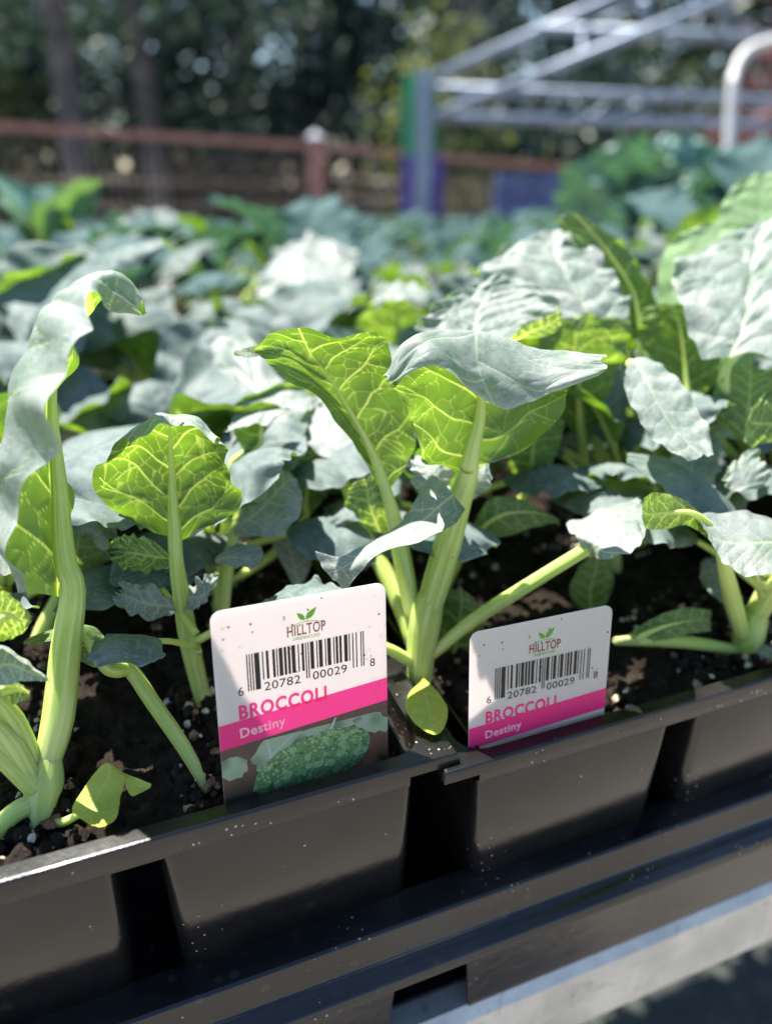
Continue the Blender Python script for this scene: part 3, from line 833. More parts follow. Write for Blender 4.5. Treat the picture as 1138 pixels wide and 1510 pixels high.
hero_leaf(p3, b3, [
    [(652,708,184),(668,730,183),(686,752,182)],
    [(632,703,187),(646,748,182),(668,776,178)],
    [(598,762,187),(608,780,181),(624,796,177)],
    [(548,798,185),(552,808,180),(560,818,177)],
    [(502,820,183),(508,836,182),(530,846,181)],
    [(461,810,181),(480,846,183),(512,872,185)]], 'T', None, lobes=0.03, ruffle=0.5, ref_at=(0.3, 0.0))
hero_leaf(p3, b3, [
    [(862,812,191),(868,815,191),(880,822,190)],
    [(846,788,191),(878,800,187),(892,826,183)],
    [(834,772,200),(900,778,190),(930,816,182)],
    [(888,752,206),(925,758,195),(950,796,184)],
    [(945,730,206),(949,746,200),(953,772,190)]], 'T', [(630,972,204,2.0),(690,920,201,2.0),(770,868,196,1.9),(862,814,191,1.8)], lobes=0.05, ruffle=0.7)
hero_leaf(p3, b3, [   # pale leaf in the gap, on the left-hand petiole
    [(500,690,222),(505,690,222),(512,690,222)],
    [(455,660,226),(490,650,228),(535,655,228)],
    [(400,655,230),(465,610,233),(535,625,232)],
    [(395,630,236),(445,590,238),(510,590,237)],
    [(430,590,240),(460,580,241),(490,580,240)]], 'T', [(612,960,205,2.6),(585,880,209,2.6),(540,790,215,2.4),(508,700,221,2.0)], lobes=0.07)
hero_leaf(p3, b3, [   # small crinkled young leaves at the heart
    [(640,745,196),(645,745,196),(652,745,196)],
    [(605,720,195),(640,715,193),(665,720,195)],
    [(600,690,196),(640,685,193),(672,690,196)],
    [(615,665,199),(645,660,197),(668,668,199)]], 'T', None, lobes=0.2, ruffle=1.6, res=(60, 60))
hero_leaf(p3, b3, [
    [(680,745,196),(690,740,196),(700,735,196)],
    [(680,715,194),(705,710,193),(722,722,194)],
    [(685,690,194),(712,690,193),(725,705,194)],
    [(700,670,196),(712,672,195),(718,680,196)]], 'T', None, lobes=0.2, ruffle=1.4, res=(50, 50))
hero_leaf(p3, b3, [
    [(570,790,205),(560,785,205),(550,785,205)],
    [(580,750,205),(545,745,206),(510,755,207)],
    [(578,715,207),(540,715,208),(508,730,209)],
    [(555,700,209),(535,702,209),(520,712,209)]], 'U', None, lobes=0.16, ruffle=1.2, res=(50, 50))
V, Fq = tube_np([P(622,982,204), P(600,972,202), P(575,958,199), P(540,945,197)], [0.0018, 0.0016, 0.0015, 0.0013], 10, 3)
obj('petiole', mesh_np('petiole', V - b3, Fq, True), M['stem'], p3)
hero_leaf(p3, b3, [
    [(624,1000,201),(622,1003,200),(620,1006,200)],
    [(646,1020,192),(626,1023,190),(604,1020,191)],
    [(660,1045,187),(632,1050,183),(597,1042,185)],
    [(656,1070,182),(636,1074,178),(610,1066,180)],
    [(648,1082,178),(640,1084,177),(630,1080,177)]], 'T', None, lean=0.0, mat='old_leaf', lobes=0.02, ruffle=0.2, quilt=0.1, name='cotyledon', label='yellow heart shaped seed leaf', res=(40, 40))

# ---- plant 4: right edge
p4, b4 = hero_plant((1096, 985, 226), [(1100,1000,226,3.0),(1098,965,225,3.8),(1106,925,223,4.6),(1120,890,220,4.4)],
    'broccoli seedling at the right edge with pale thick stem and a leaf drooping left')
hero_leaf(p4, b4, [
    [(1150,770,196),(1150,800,190),(1150,845,184)],
    [(1110,756,194),(1118,800,188),(1120,852,182)],
    [(1075,754,192),(1085,800,187),(1092,850,180)],
    [(1035,756,190),(1055,795,185),(1068,832,180)],
    [(1018,752,188),(1034,775,185),(1046,800,182)]], 'T', [(1102,930,224,4.0),(1140,860,215,3.4),(1180,800,200,2.6)], lobes=0.04, ruffle=0.5)
hero_leaf(p4, b4, [
    [(1050,800,192),(1050,790,193),(1050,770,195)],
    [(1015,776,190),(1020,758,191),(1015,742,192)],
    [(985,780,188),(985,755,189),(985,728,190)],
    [(955,782,187),(955,758,188),(962,725,189)],
    [(947,770,187),(946,752,188),(948,736,188)]], 'U', [(1098,950,224,2.8),(1078,880,212,2.6),(1052,800,194,1.3)], lobes=0.04, ruffle=0.4)
hero_leaf(p4, b4, [
    [(920,940,214),(922,946,214),(925,952,214)],
    [(960,912,216),(970,925,214),(975,945,213)],
    [(1010,895,219),(1015,915,217),(1020,935,215)],
    [(1050,900,221),(1050,915,220),(1050,930,219)]], 'U', [(1092,960,224,2.2),(1020,948,218,2.0),(960,944,215,1.9),(905,942,212,1.2)], lobes=0.04)
hero_leaf(p4, b4, [
    [(1080,965,224),(1090,960,224),(1095,955,224)],
    [(1110,975,222),(1125,965,220),(1130,950,220)],
    [(1140,985,220),(1150,980,218),(1155,970,218)]], 'T', None, lobes=0.1)
hero_leaf(p4, b4, [
    [(1090,905,222),(1080,900,222),(1070,895,222)],
    [(1085,870,224),(1060,860,225),(1040,870,226)],
    [(1070,840,228),(1045,830,229),(1030,850,230)],
    [(1050,820,231),(1040,822,231),(1032,830,231)]], 'T', None, lobes=0.16, ruffle=1.2)

# ---- second row of the front packs
G2 = 'broccoli seedlings in the second row of the front packs'
p5, b5 = hero_plant((905, 800, 272), [(905,830,272,2.6),(898,770,272,2.9),(890,715,272,3.0),(884,660,272,3.0)],
    'broccoli seedling right of centre, broad bumpy grey leaf above two pale upright stalks', G2)
hero_leaf(p5, b5, [
    [(810,480,244),(845,484,244),(880,480,244),(905,478,244),(926,470,245)],
    [(744,442,245),(795,440,246),(850,438,247),(892,438,247),(924,432,248)],
    [(698,414,248),(760,398,250),(822,392,252),(866,398,252),(902,406,252)],
    [(716,390,254),(768,368,256),(816,356,258),(852,358,258),(882,380,258)],
    [(770,356,260),(802,344,262),(830,334,263),(850,330,264),(868,346,264)]],
    'T', [(886,700,271,2.8),(878,620,266,2.4),(880,540,256,2.0),(882,490,246,1.6)], lobes=0.06, ruffle=1.3, quilt=1.1, res=(100, 90))
hero_leaf(p5, b5, [
    [(930,500,268),(945,500,268),(960,500,268)],
    [(880,420,276),(930,430,276),(968,450,276)],
    [(840,350,282),(890,365,282),(945,390,282)],
    [(815,328,286),(850,318,287),(900,345,286)],
    [(822,318,288),(840,313,288),(858,316,288)]], 'U', [(940,720,276,2.4),(942,640,276,2.2),(940,560,272,1.8),(945,505,268,0.9)], lobes=0.06, ruffle=1.2)
hero_leaf(p5, b5, [
    [(845,640,262),(855,640,262),(870,640,262)],
    [(800,570,256),(850,560,256),(905,575,258)],
    [(790,500,254),(850,490,254),(930,505,256)],
    [(820,470,256),(870,460,256),(935,470,258)]], 'U', [(870,780,272,2.0),(862,700,268,1.8),(858,645,263,1.6)], lobes=0.08, ruffle=1.2)
p6, b6 = hero_plant((640, 880, 262), [(640,900,262,2.6),(655,840,260,2.8),(675,770,256,2.6),(690,700,250,2.4)],
    'broccoli seedling directly behind the central one, fan shaped puckered leaf on top', G2)
hero_leaf(p6, b6, [
    [(602,488,224),(650,500,224),(692,508,224),(740,508,224),(786,500,224)],
    [(618,474,226),(660,468,228),(702,468,229),(760,466,228),(818,470,224)],
    [(645,452,230),(680,438,232),(716,436,234),(772,438,232),(830,455,227)],
    [(686,424,234),(710,415,236),(738,411,237),(780,420,235),(816,436,231)]],
    'T', [(692,690,249,2.2),(700,620,240,2.0),(694,550,230,1.8)], lobes=0.06, ruffle=1.2, quilt=1.3, res=(100, 100))
hero_leaf(p6, b6, [
    [(745,510,222),(755,505,222),(765,500,222)],
    [(765,485,220),(780,490,220),(795,498,220)],
    [(800,468,220),(808,480,220),(815,492,220)],
    [(826,458,221),(830,468,221),(830,478,221)]], 'U', None, lobes=0.05, res=(50, 40))
hero_leaf(p6, b6, [
    [(690,790,226),(692,795,226),(695,802,226)],
    [(720,735,225),(735,760,223),(740,795,222)],
    [(765,735,226),(780,755,224),(790,778,222)],
    [(805,755,226),(812,762,225),(818,772,224)],
    [(824,766,226),(826,772,226),(826,778,226)]], 'U', [(652,880,250,1.8),(668,840,238,1.7),(690,798,226,0.9)], lobes=0.05, ruffle=0.5)
hero_leaf(p6, b6, [
    [(640,1000,230),(650,1000,230),(660,1000,230)],
    [(640,950,226),(670,960,225),(705,960,226)],
    [(645,890,226),(680,895,224),(712,920,226)],
    [(660,868,228),(680,868,227),(700,880,228)]], 'U', None, lobes=0.04)
hero_leaf(p6, b6, [
    [(880,905,240),(870,905,240),(850,895,240)],
    [(900,880,238),(870,870,238),(838,870,238)],
    [(905,845,238),(880,835,238),(850,840,238)],
    [(890,815,240),(880,815,240),(868,820,240)]], 'U', None, lobes=0.05)
p7, b7 = hero_plant((322, 940, 240), [(322,960,240,2.4),(326,890,239,2.6),(330,820,238,2.5),(334,760,238,2.3)],
    'broccoli seedling behind the left tag plant, wide pale leaf spreading to the left', G2)
hero_leaf(p7, b7, [
    [(480,612,246),(470,622,246),(462,632,246)],
    [(420,560,252),(400,590,250),(390,625,247)],
    [(360,488,262),(345,545,258),(340,605,252)],
    [(310,510,268),(300,555,264),(300,600,258)],
    [(268,565,268),(266,570,267),(272,582,266)]], 'T', [(334,800,239,2.2),(380,720,242,2.0),(440,650,246,1.7)], lobes=0.06, ruffle=1.4, quilt=0.8, res=(80, 70))
hero_leaf(p7, b7, [
    [(340,690,222),(345,680,222),(352,672,222)],
    [(360,680,220),(385,645,222),(400,625,224)],
    [(340,630,224),(380,610,228),(430,600,230)],
    [(330,640,218),(370,628,220),(395,632,221)]], 'U', [(332,820,238,2.0),(336,750,230,1.8),(342,690,223,1.5)], lobes=0.05)
hero_leaf(p7, b7, [
    [(340,660,232),(345,650,232),(350,640,232)],
    [(345,610,236),(385,615,232),(410,640,229)],
    [(385,570,240),(425,585,236),(455,610,232)],
    [(440,568,242),(460,580,240),(474,592,238)]], 'T', None, lobes=0.07, ruffle=1.2)
hero_leaf(p7, b7, [
    [(435,870,222),(440,865,222),(448,862,222)],
    [(405,810,222),(430,820,221),(460,825,222)],
    [(395,780,224),(425,785,223),(455,800,224)],
    [(410,770,226),(428,772,226),(442,782,226)]], 'T', [(420,900,226,1.5),(455,860,223,1.4),(475,880,221,1.3)][:1] + [(438,868,222,1.3)], lobes=0.05)
p8, b8 = hero_plant((40, 990, 222), [(40,1010,222,2.4),(60,940,222,2.6),(90,880,222,2.4),(110,830,222,2.2)],
    'broccoli seedling behind the far left one, crumpled leaf showing beside its stalk', G2)
hero_leaf(p8, b8, [
    [(150,812,214),(158,816,214),(166,820,214)],
    [(95,770,214),(125,790,210),(160,812,206)],
    [(85,725,216),(125,745,212),(172,795,206)],
    [(95,705,219),(140,720,216),(178,760,210)],
    [(130,690,222),(155,700,220),(180,730,216)]], 'T', [(100,870,222,2.0),(130,840,218,1.8),(155,818,214,1.6)], lobes=0.07, ruffle=1.4, quilt=1.0)
hero_leaf(p8, b8, [
    [(95,920,224),(105,920,224),(115,920,224)],
    [(80,860,220),(110,855,220),(140,860,220)],
    [(80,810,220),(115,805,220),(155,815,220)],
    [(95,790,222),(120,785,222),(145,795,222)]], 'U', None, lobes=0.08)

G3 = 'broccoli seedlings at the right side behind the front row'
p9, b9 = hero_plant((1180, 820, 270), [(1180,840,270,2.8),(1165,760,266,2.8),(1150,690,262,2.6),(1130,620,256,2.4)],
    'broccoli seedling at upper right, tallest bumpy white-lit leaf over round green ones', G3)
hero_leaf(p9, b9, [
    [(1030,535,228),(1050,532,228),(1075,528,228),(1110,525,226),(1150,540,224)],
    [(1010,480,232),(1050,480,232),(1095,475,232),(1130,470,230),(1175,480,226)],
    [(990,425,238),(1045,415,240),(1105,405,240),(1150,400,238),(1195,420,234)],
    [(985,395,244),(1045,370,246),(1115,350,248),(1160,345,246),(1200,365,242)],
    [(1000,390,248),(1050,362,250),(1130,325,252),(1160,318,252),(1190,330,250)]],
    'T', [(1120,700,258,2.4),(1090,640,246,2.2),(1068,580,234,2.0),(1070,540,229,1.6)], lobes=0.05, ruffle=1.2, quilt=1.3, res=(100, 90))
hero_leaf(p9, b9, [
    [(1060,560,262),(1075,560,262),(1090,560,262)],
    [(985,500,262),(1060,490,264),(1130,500,262)],
    [(966,420,266),(1050,410,268),(1140,420,266)],
    [(985,360,270),(1060,345,272),(1140,355,270)],
    [(1020,335,272),(1060,328,273),(1100,335,272)]], 'T', [(1140,720,264,2.2),(1105,650,264,2.0),(1078,565,262,1.6)], mat='round_leaf', lobes=0.015, ruffle=0.6)
hero_leaf(p9, b9, [
    [(1110,420,286),(1130,420,286),(1150,420,286)],
    [(1060,370,288),(1120,350,290),(1190,360,288)],
    [(1060,310,290),(1120,290,292),(1190,300,290)],
    [(1085,268,292),(1125,254,293),(1170,262,292)]], 'T', None, mat='round_leaf', lobes=0.015, ruffle=0.5)
hero_leaf(p9, b9, [
    [(926,534,216),(934,530,217),(946,527,217)],
    [(918,565,208),(950,560,211),(985,544,213)],
    [(934,612,204),(975,606,207),(1016,584,210)],
    [(966,652,202),(1002,642,205),(1040,624,207)],
    [(1018,684,201),(1040,682,202),(1053,668,204)]], 'T', [(1130,720,262,2.0),(1050,640,245,1.8),(970,560,228,1.6),(930,530,217,1.4)], lobes=0.06, ruffle=1.0, quilt=0.9)
hero_leaf(p9, b9, [
    [(1180,640,210),(1180,620,212),(1180,600,214)],
    [(1120,660,206),(1130,625,208),(1140,590,212)],
    [(1095,655,206),(1105,620,208),(1125,590,211)],
    [(1108,600,210),(1115,590,211),(1130,575,213)]], 'U', None, lobes=0.12, ruffle=1.2)
hero_leaf(p9, b9, [
    [(1120,720,216),(1130,710,216),(1140,700,216)],
    [(1075,725,212),(1100,712,214),(1130,690,216)],
    [(1065,705,212),(1090,690,215),(1120,665,218)],
    [(1072,685,215),(1090,672,217),(1110,655,219)]], 'T', None, lobes=0.12, ruffle=1.4)
hero_leaf(p9, b9, [
    [(1030,740,224),(1040,735,224),(1050,730,224)],
    [(980,715,224),(1020,700,226),(1060,700,226)],
    [(985,670,228),(1025,660,230),(1070,665,230)],
    [(1000,640,232),(1030,635,233),(1060,640,233)]], 'T', None, lobes=0.12, ruffle=1.2)
hero_leaf(p9, b9, [
    [(1085,650,234),(1080,640,234),(1075,630,234)],
    [(1050,640,236),(1050,615,238),(1050,590,240)],
    [(1015,620,240),(1015,595,242),(1020,575,244)],
    [(985,590,246),(985,580,246),(990,570,247)]], 'T', None, lobes=0.1, ruffle=1.2)

p10, b10 = hero_plant((455, 640, 420), [(455,660,420,2.6),(455,600,420,2.8),(452,550,420,2.6)],
    'blurred broccoli plant above the fan leaf with one big upturned white leaf', None)
hero_leaf(p10, b10, [
    [(400,470,415),(430,478,412),(455,480,412),(485,474,412),(515,462,415)],
    [(376,432,424),(420,428,424),(455,426,424),(495,428,424),(530,440,422)],
    [(395,392,440),(430,380,442),(458,376,444),(490,388,442),(520,410,436)],
    [(425,360,456),(445,350,458),(462,345,460),(485,358,456),(532,372,446)]],
    'T', [(454,580,420,2.6),(454,530,418,2.2),(455,484,413,1.8)], lobes=0.05, ruffle=2.0, quilt=1.0, res=(60, 60))
hero_leaf(p10, b10, [
    [(440,500,400),(455,502,400),(470,500,400)],
    [(405,470,398),(455,465,396),(510,468,398)],
    [(400,440,400),(455,432,398),(520,440,400)]], 'U', None, res=(40, 40))
p11, b11 = hero_plant((590, 600, 330), [(590,620,330,2.4),(588,570,330,2.4),(585,520,330,2.2)],
    'soft broccoli plant between fan leaf and folded leaf, ruffled white rim on top', None)
hero_leaf(p11, b11, [
    [(560,505,326),(585,508,326),(605,505,326)],
    [(525,480,322),(585,470,324),(640,478,322)],
    [(540,452,322),(585,440,324),(636,455,322)],
    [(548,448,318),(585,432,318),(634,450,318)],
    [(552,456,314),(585,442,313),(630,458,314)]], 'U', [(586,540,328,2.0),(585,510,326,1.6)], res=(60, 60))
hero_leaf(p11, b11, [
    [(560,470,345),(590,470,345),(620,470,345)],
    [(548,440,350),(590,436,352),(632,440,350)],
    [(558,420,362),(590,415,364),(622,422,362)]], 'T', None, ruffle=2.0, res=(50, 50))

hero_leaf(p9, b9, [
    [(1000,600,256),(1012,600,256),(1025,600,256)],
    [(958,548,262),(1008,540,263),(1060,552,262)],
    [(936,488,268),(1000,476,270),(1062,494,268)],
    [(950,452,272),(990,442,273),(1034,456,272)]], 'U', [(1120,700,260,1.8),(1060,650,258,1.6),(1013,602,256,1.3)], lobes=0.07, ruffle=1.4)
hero_leaf(p9, b9, [
    [(1090,650,234),(1100,650,234),(1110,650,234)],
    [(1052,596,238),(1104,586,239),(1155,594,238)],
    [(1060,545,242),(1108,535,243),(1155,545,242)]], 'U', None, lobes=0.08, ruffle=1.4)
hero_leaf(p5, b5, [
    [(958,775,254),(970,775,254),(982,770,254)],
    [(922,722,252),(962,704,253),(1006,716,252)],
    [(920,672,254),(966,652,255),(1014,668,254)]], 'U', [(910,810,268,1.6),(945,800,260,1.4),(970,776,254,1.2)], lobes=0.08, ruffle=1.4)
hero_leaf(p6, b6, [
    [(770,720,246),(778,718,246),(788,716,246)],
    [(740,670,246),(785,655,247),(826,665,246)],
    [(742,620,248),(788,605,249),(832,618,248)]], 'U', [(670,800,257,1.6),(730,770,250,1.5),(778,722,246,1.2)], lobes=0.08, ruffle=1.2)
hero_leaf(p7, b7, [
    [(440,760,236),(450,758,236),(460,756,236)],
    [(410,715,236),(455,700,237),(500,712,236)],
    [(415,670,238),(460,655,239),(505,668,238)]], 'U', [(335,860,238,1.6),(400,820,236,1.5),(450,762,236,1.2)], lobes=0.08, ruffle=1.2)

# ------------------------------------------------------------------ plant tags
def text_mesh(body, size, bold=0.0, sx=1.0, align='LEFT'):
    cu = bpy.data.curves.new('lettering', 'FONT'); cu.body = body; cu.size = size; cu.offset = bold; cu.align_x = align
    cu.resolution_u = 3; cu.space_character = 1.12 if body == 'BROCCOLI' else 1.05
    o = bpy.data.objects.new('lettering', cu); COL.objects.link(o)
    dg = bpy.context.evaluated_depsgraph_get()
    me = bpy.data.meshes.new_from_object(o.evaluated_get(dg))
    bpy.data.objects.remove(o); me.materials.clear()
    for v in me.vertices: v.co.x *= sx
    return me
LC = ['0001101','0011001','0010011','0111101','0100011','0110001','0101111','0111011','0110111','0001011']
def upc(d):
    s = '101' + ''.join(LC[int(c)] for c in d[:6]) + '01010' + ''.join(''.join('1' if b == '0' else '0' for b in LC[int(c)]) for c in d[6:]) + '101'
    return s
def plant_tag(tl, tr, bl, br, below, label, full=True, ys=0.96):
    TL, TR, BL, BR = (P(*q) for q in (tl, tr, bl, br))
    top = TR - TL
    W = 0.0400
    ex = ((TR - TL) + (BR - BL)); ex /= np.linalg.norm(ex)
    ey = ((TL - BL) + (TR - BR)); ey -= ex * (ey @ ex); ey /= np.linalg.norm(ey)
    ez = np.cross(ex, ey)
    mm = Matrix(((ex[0], ey[0], ez[0], TL[0]), (ex[1], ey[1], ez[1], TL[1]), (ex[2], ey[2], ez[2], TL[2]), (0, 0, 0, 1)))
    root = empty('plant_tag'); root.matrix_world = mm
    wreal = np.linalg.norm(TR - TL); k = wreal / 0.040                    # print scales with the card
    mmu = 0.001 * k
    Lt = (np.linalg.norm(TL-BL) + np.linalg.norm(TR-BR)) / 2 / mmu + 0.6
    pts = []
    r = 2.4
    for cx, cy, a0 in ((40-r, -r, 0), (r, -r, 90)):
        for i in range(7):
            a = R(a0 + 15*i); pts.append((cx + r*math.cos(a), cy + r*math.sin(a)))
    pts += [(0, -Lt), (40, -Lt)]
    m = MB(); m.prism([(x*mmu, y*mmu, -0.0003) for x, y in pts], (0, 0, 0.0003)); m.build('card', M['tag_white'], root)
    dn = mm.to_3x3().inverted() @ Vector((0, 0, -1)); dn = np.array(dn)
    c0 = np.array([1.0*mmu, -Lt*mmu, -0.0003]); c1 = np.array([39.0*mmu, -Lt*mmu, -0.0003]); th = np.array([0, 0, 0.0003])
    f = MB(); q = [c0, c1, c1*0.7 + c0*0.3 + dn*0.016, c0*0.7 + c1*0.3 + dn*0.016]
    f.v = [tuple(a) for a in q] + [tuple(a + th) for a in q]
    f.f = [[0,3,2,1],[4,5,6,7],[0,1,5,4],[1,2,6,5],[2,3,7,6],[3,0,4,7]]
    f.build('foot', M['tag_white'], root)
    def flat(name, polys, mat, lay):
        m = MB()
        for p in polys: m.poly([(x*mmu, -y*ys*mmu, 0.00003*lay) for x, y in p][::-1])
        return m.build(name, M[mat], root)
    def text(body, x, y, size, mat, bold=0.0, sx=1.0, lay=3, align='LEFT'):
        me = text_mesh(body, size*mmu, bold*mmu, sx, align)
        o = obj('lettering', me, M[mat], root); o.location = (x*mmu, -y*ys*mmu, 0.00003*lay)
        return o
    yb1 = 33.4
    flat('pink_band', [[(0, 27.3), (40, 24.8), (40, 31.0), (0, 33.5)]], 'tag_pink', 2)
    # logo: two leaves over the name
    def leafp(x0, y0, x1, y1, w):
        dx, dy = x1-x0, y1-y0; L = math.hypot(dx, dy); nx, ny = -dy/L, dx/L
        f = [0, .15, .35, .6, .8, 1]; wd = [0, .6, 1, .85, .45, 0]
        a = [(x0+dx*t+nx*w*v, y0+dy*t+ny*w*v) for t, v in zip(f, wd)]
        b = [(x0+dx*t-nx*w*v, y0+dy*t-ny*w*v) for t, v in zip(f, wd)][1:-1][::-1]
        return a + b
    flat('logo_leaf', [leafp(20.6, 5.6, 23.2, 3.0, 0.75)], 'tag_green', 2)
    flat('logo_leaf', [leafp(20.4, 5.7, 18.6, 3.6, 0.6)], 'tag_green', 2)
    arc = [(20.6 + 4.4*math.cos(R(a)), 8.0 - 2.0*math.sin(R(a))) for a in range(12, 169, 12)]
    arc2 = [(20.6 + 4.4*math.cos(R(a)), 8.15 - 2.0*math.sin(R(a))) for a in range(12, 169, 12)][::-1]
    flat('logo_hill', [arc[i:i+2] + [arc2[len(arc)-2-i], arc2[len(arc)-1-i]] for i in range(len(arc)-1)], 'tag_green', 2)
    text('HILLTOP', 20.6, 9.1, 3.5, 'tag_red', 0.035, 0.64, align='CENTER')
    text('GREENHOUSES', 20.6, 10.25, 1.05, 'tag_green', 0.01, 0.85, align='CENTER')
    code = upc('620782000298'); x0 = 6.9; mw = 27.4/95
    bars = []; i = 0
    while i < 95:
        if code[i] == '1':
            j = i
            while j < 95 and code[j] == '1': j += 1
            g_ = i < 10 or i >= 85 or 45 <= i < 50
            bars.append([(x0+i*mw, 11.3), (x0+j*mw, 11.3), (x0+j*mw, 20.3 if g_ else 18.2), (x0+i*mw, 20.3 if g_ else 18.2)]); i = j
        else: i += 1
    flat('barcode', bars, 'tag_black', 2)
    text('6', 4.6, 20.9, 2.9, 'tag_black', 0.01)
    text('20782', 10.4, 21.0, 2.9, 'tag_black', 0.01, 1.12)
    text('00029', 21.6, 21.0, 2.9, 'tag_black', 0.01, 1.12)
    text('8', 35.6, 20.9, 2.9, 'tag_black', 0.01)
    text('BROCCOLI', 4.4, 26.7, 4.6, 'tag_pink', 0.17, 0.83, lay=2)
    text('Destiny', 4.4, 31.4, 3.2, 'tag_lettering', 0.06, 1.0).rotation_euler = (0, 0, R(3.5))
    if full:
        flat('picture_ground', [[(0, 33.4), (40, 30.9), (40, Lt/ys), (0, Lt/ys)]], 'print_dark', 1)
        rng = np.random.default_rng(3)
        def blob(cx, cy, rx, ry, rot, n=22, rough=0.12, seed=0):
            rg = np.random.default_rng(seed); c = []
            for i in range(n):
                a = 2*math.pi*i/n; q = 1 + rg.uniform(-rough, rough)
                x, y = rx*q*math.cos(a), ry*q*math.sin(a)
                c.append((min(max(cx + x*math.cos(rot) - y*math.sin(rot), 0.02), 39.98), min(max(cy + x*math.sin(rot) + y*math.cos(rot), yb1 + 0.02), Lt/ys - 0.05)))
            return c
        flat('printed_leaf', [blob(2.5, 38.5, 3.2, 3.0, 0.2, seed=1)], 'print_leaf', 2)
        flat('printed_leaf', [blob(13, 36.5, 7, 4.0, -0.5, seed=2, rough=0.2)], 'print_leaf', 2)
        flat('printed_leaf', [blob(25, 34.6, 9, 2.6, -0.2, seed=3, rough=0.2)], 'print_leaf', 2)
        flat('printed_leaf', [blob(36, 36, 5, 2.6, 0.5, seed=4, rough=0.2)], 'print_leaf', 2)
        flat('printed_vein', [[(11.0, 40), (11.7, 40), (10.4, 33.5), (10.1, 33.5)], [(24.5, 36), (25.5, 36), (27, 32.2), (26.5, 32.2)], [(11.2, 38), (16, 34.2), (15.9, 34), (11, 37.6)]], 'print_vein', 3)
        flat('printed_broccoli', [blob(21, 42.5, 14.5, 7.2, -0.17, n=40, rough=0.025, seed=6)], 'print_head', 4)
        rf = np.random.default_rng(8)
        for mt, ly, nf in (('print_floret', 5, 46), ('print_floret_light', 6, 30)):
            fl_ = []
            for q_ in range(nf):
                a_, r_2 = rf.uniform(0, 6.28), rf.uniform(0, 1)**0.5
                fx, fy = 21 + 13.6*r_2*math.cos(a_), 42.5 + 6.4*r_2*math.sin(a_) - 0.17*13.6*r_2*math.cos(a_)
                if fy < Lt/ys - 1.4: fl_.append(blob(fx, fy, rf.uniform(0.7, 1.5), rf.uniform(0.6, 1.2), 0, n=9, rough=0.2, seed=100 + q_))
            flat('printed_florets', fl_, mt, ly)
    tag(root, label, 'plant tag')
    return root
plant_tag((309, 904, 150.5), (567, 866, 167.5), (313, 1200, 161.5), (563, 1122, 177.5), 0, 'left white and pink plant tag with barcode and broccoli picture at its foot')
plant_tag((693, 934, 170), (903, 893, 182), (695, 1108, 181), (897, 1055, 193), 0, 'right white and pink plant tag with barcode, sunk to its pink band', full=False, ys=0.985)
# out-of-focus tags further back
def plain_tag(quad, label, mat):
    pts = [P(*q) for q in quad]; c = pts[0]
    n = np.cross(pts[1]-pts[0], pts[3]-pts[0]); n /= np.linalg.norm(n)
    root = empty('plant_tag', c)
    m = MB(); m.prism([p - c for p in pts], n*0.0004); m.build('card', M[mat], root)
    m = MB(); q = [pts[0]*(1-f) + pts[3]*f for f in (0.62, 0.85)]; q2 = [pts[1]*(1-f) + pts[2]*f for f in (0.62, 0.85)]
    off = -n*0.0003
    m.poly([q[0]-c+off, q2[0]-c+off, q2[1]-c+off, q[1]-c+off]); m.build('pink_band', M['tag_pink'], root)
    tag(root, label, 'plant tag')
plain_tag([(84,600,284),(152,596,292),(152,700,297),(86,704,289)], 'blurred white plant tag at left, behind the tall edge leaf', 'tag_white')
plain_tag([(430,690,330),(520,672,340),(520,760,345),(432,775,335)], 'blurred plant tag low in the gap behind the central seedling', 'tag_white')

# ------------------------------------------------------------------ generated seedlings behind
def gen_leaf_meshes(seed, L, Wd, a0, a1, pet_len, cup, res, mat, lobes=0.07, ruffle=1.2, quilt=0.8, round_=False, petr=1.6):
    """leaf pointing to +X, starting at the stem top at the origin"""
    rng = np.random.default_rng(seed)
    d = np.array([math.cos(R(a0)), 0, math.sin(R(a0))])
    pts = [np.zeros(3)]
    for i in range(3): pts.append(pts[-1] + d * pet_len/3)
    p = pts[-1].copy(); rows = []
    wp = [0.2, 0.85, 1.0, 0.95, 0.72, 0.25] if round_ else [0.18, 0.72, 1.0, 0.92, 0.66, 0.22]
    tw = rng.uniform(-0.35, 0.35); n = len(wp)
    for i in range(n):
        f = i/(n-1); a = R(a0 + (a1-a0)*f**1.3)
        if i: p = p + L/(n-1) * np.array([math.cos(a), 0, math.sin(a)])
        up = np.array([-math.sin(a), 0, math.cos(a)]); sd = np.array([0, 1, 0])
        th = tw*f; sd, up2 = sd*math.cos(th) + up*math.sin(th), up*math.cos(th) - sd*math.sin(th)
        row = []
        for s in (-1, -0.5, 0, 0.5, 1):
            wv = Wd/2*wp[i]*rng.uniform(0.9, 1.1)
            row.append(p + sd*s*wv + up2*(cup*s*s*wv + rng.uniform(-0.06, 0.06)*wv))
        rows.append(row)
    up0 = np.array([-math.sin(R((a0+a1)/2)), 0, math.cos(R((a0+a1)/2))])
    me, Pos, N, mi = leaf_mesh(rows, 2, res[0], res[1], seed, up0, lobes=lobes, ruffle=ruffle, quilt=quilt, tert=40)
    me.materials.append(M[mat])
    V, Fq = rib_tube([np.array(q) for q in pts], [petr*0.001*x for x in (1.25, 1.1, 1.0, 0.9)], Pos, N, mi)
    pm = mesh_np('petiole', V, Fq, True); pm.materials.append(M['stem'])
    return me, pm
VAR = []
rs = random.Random(11)
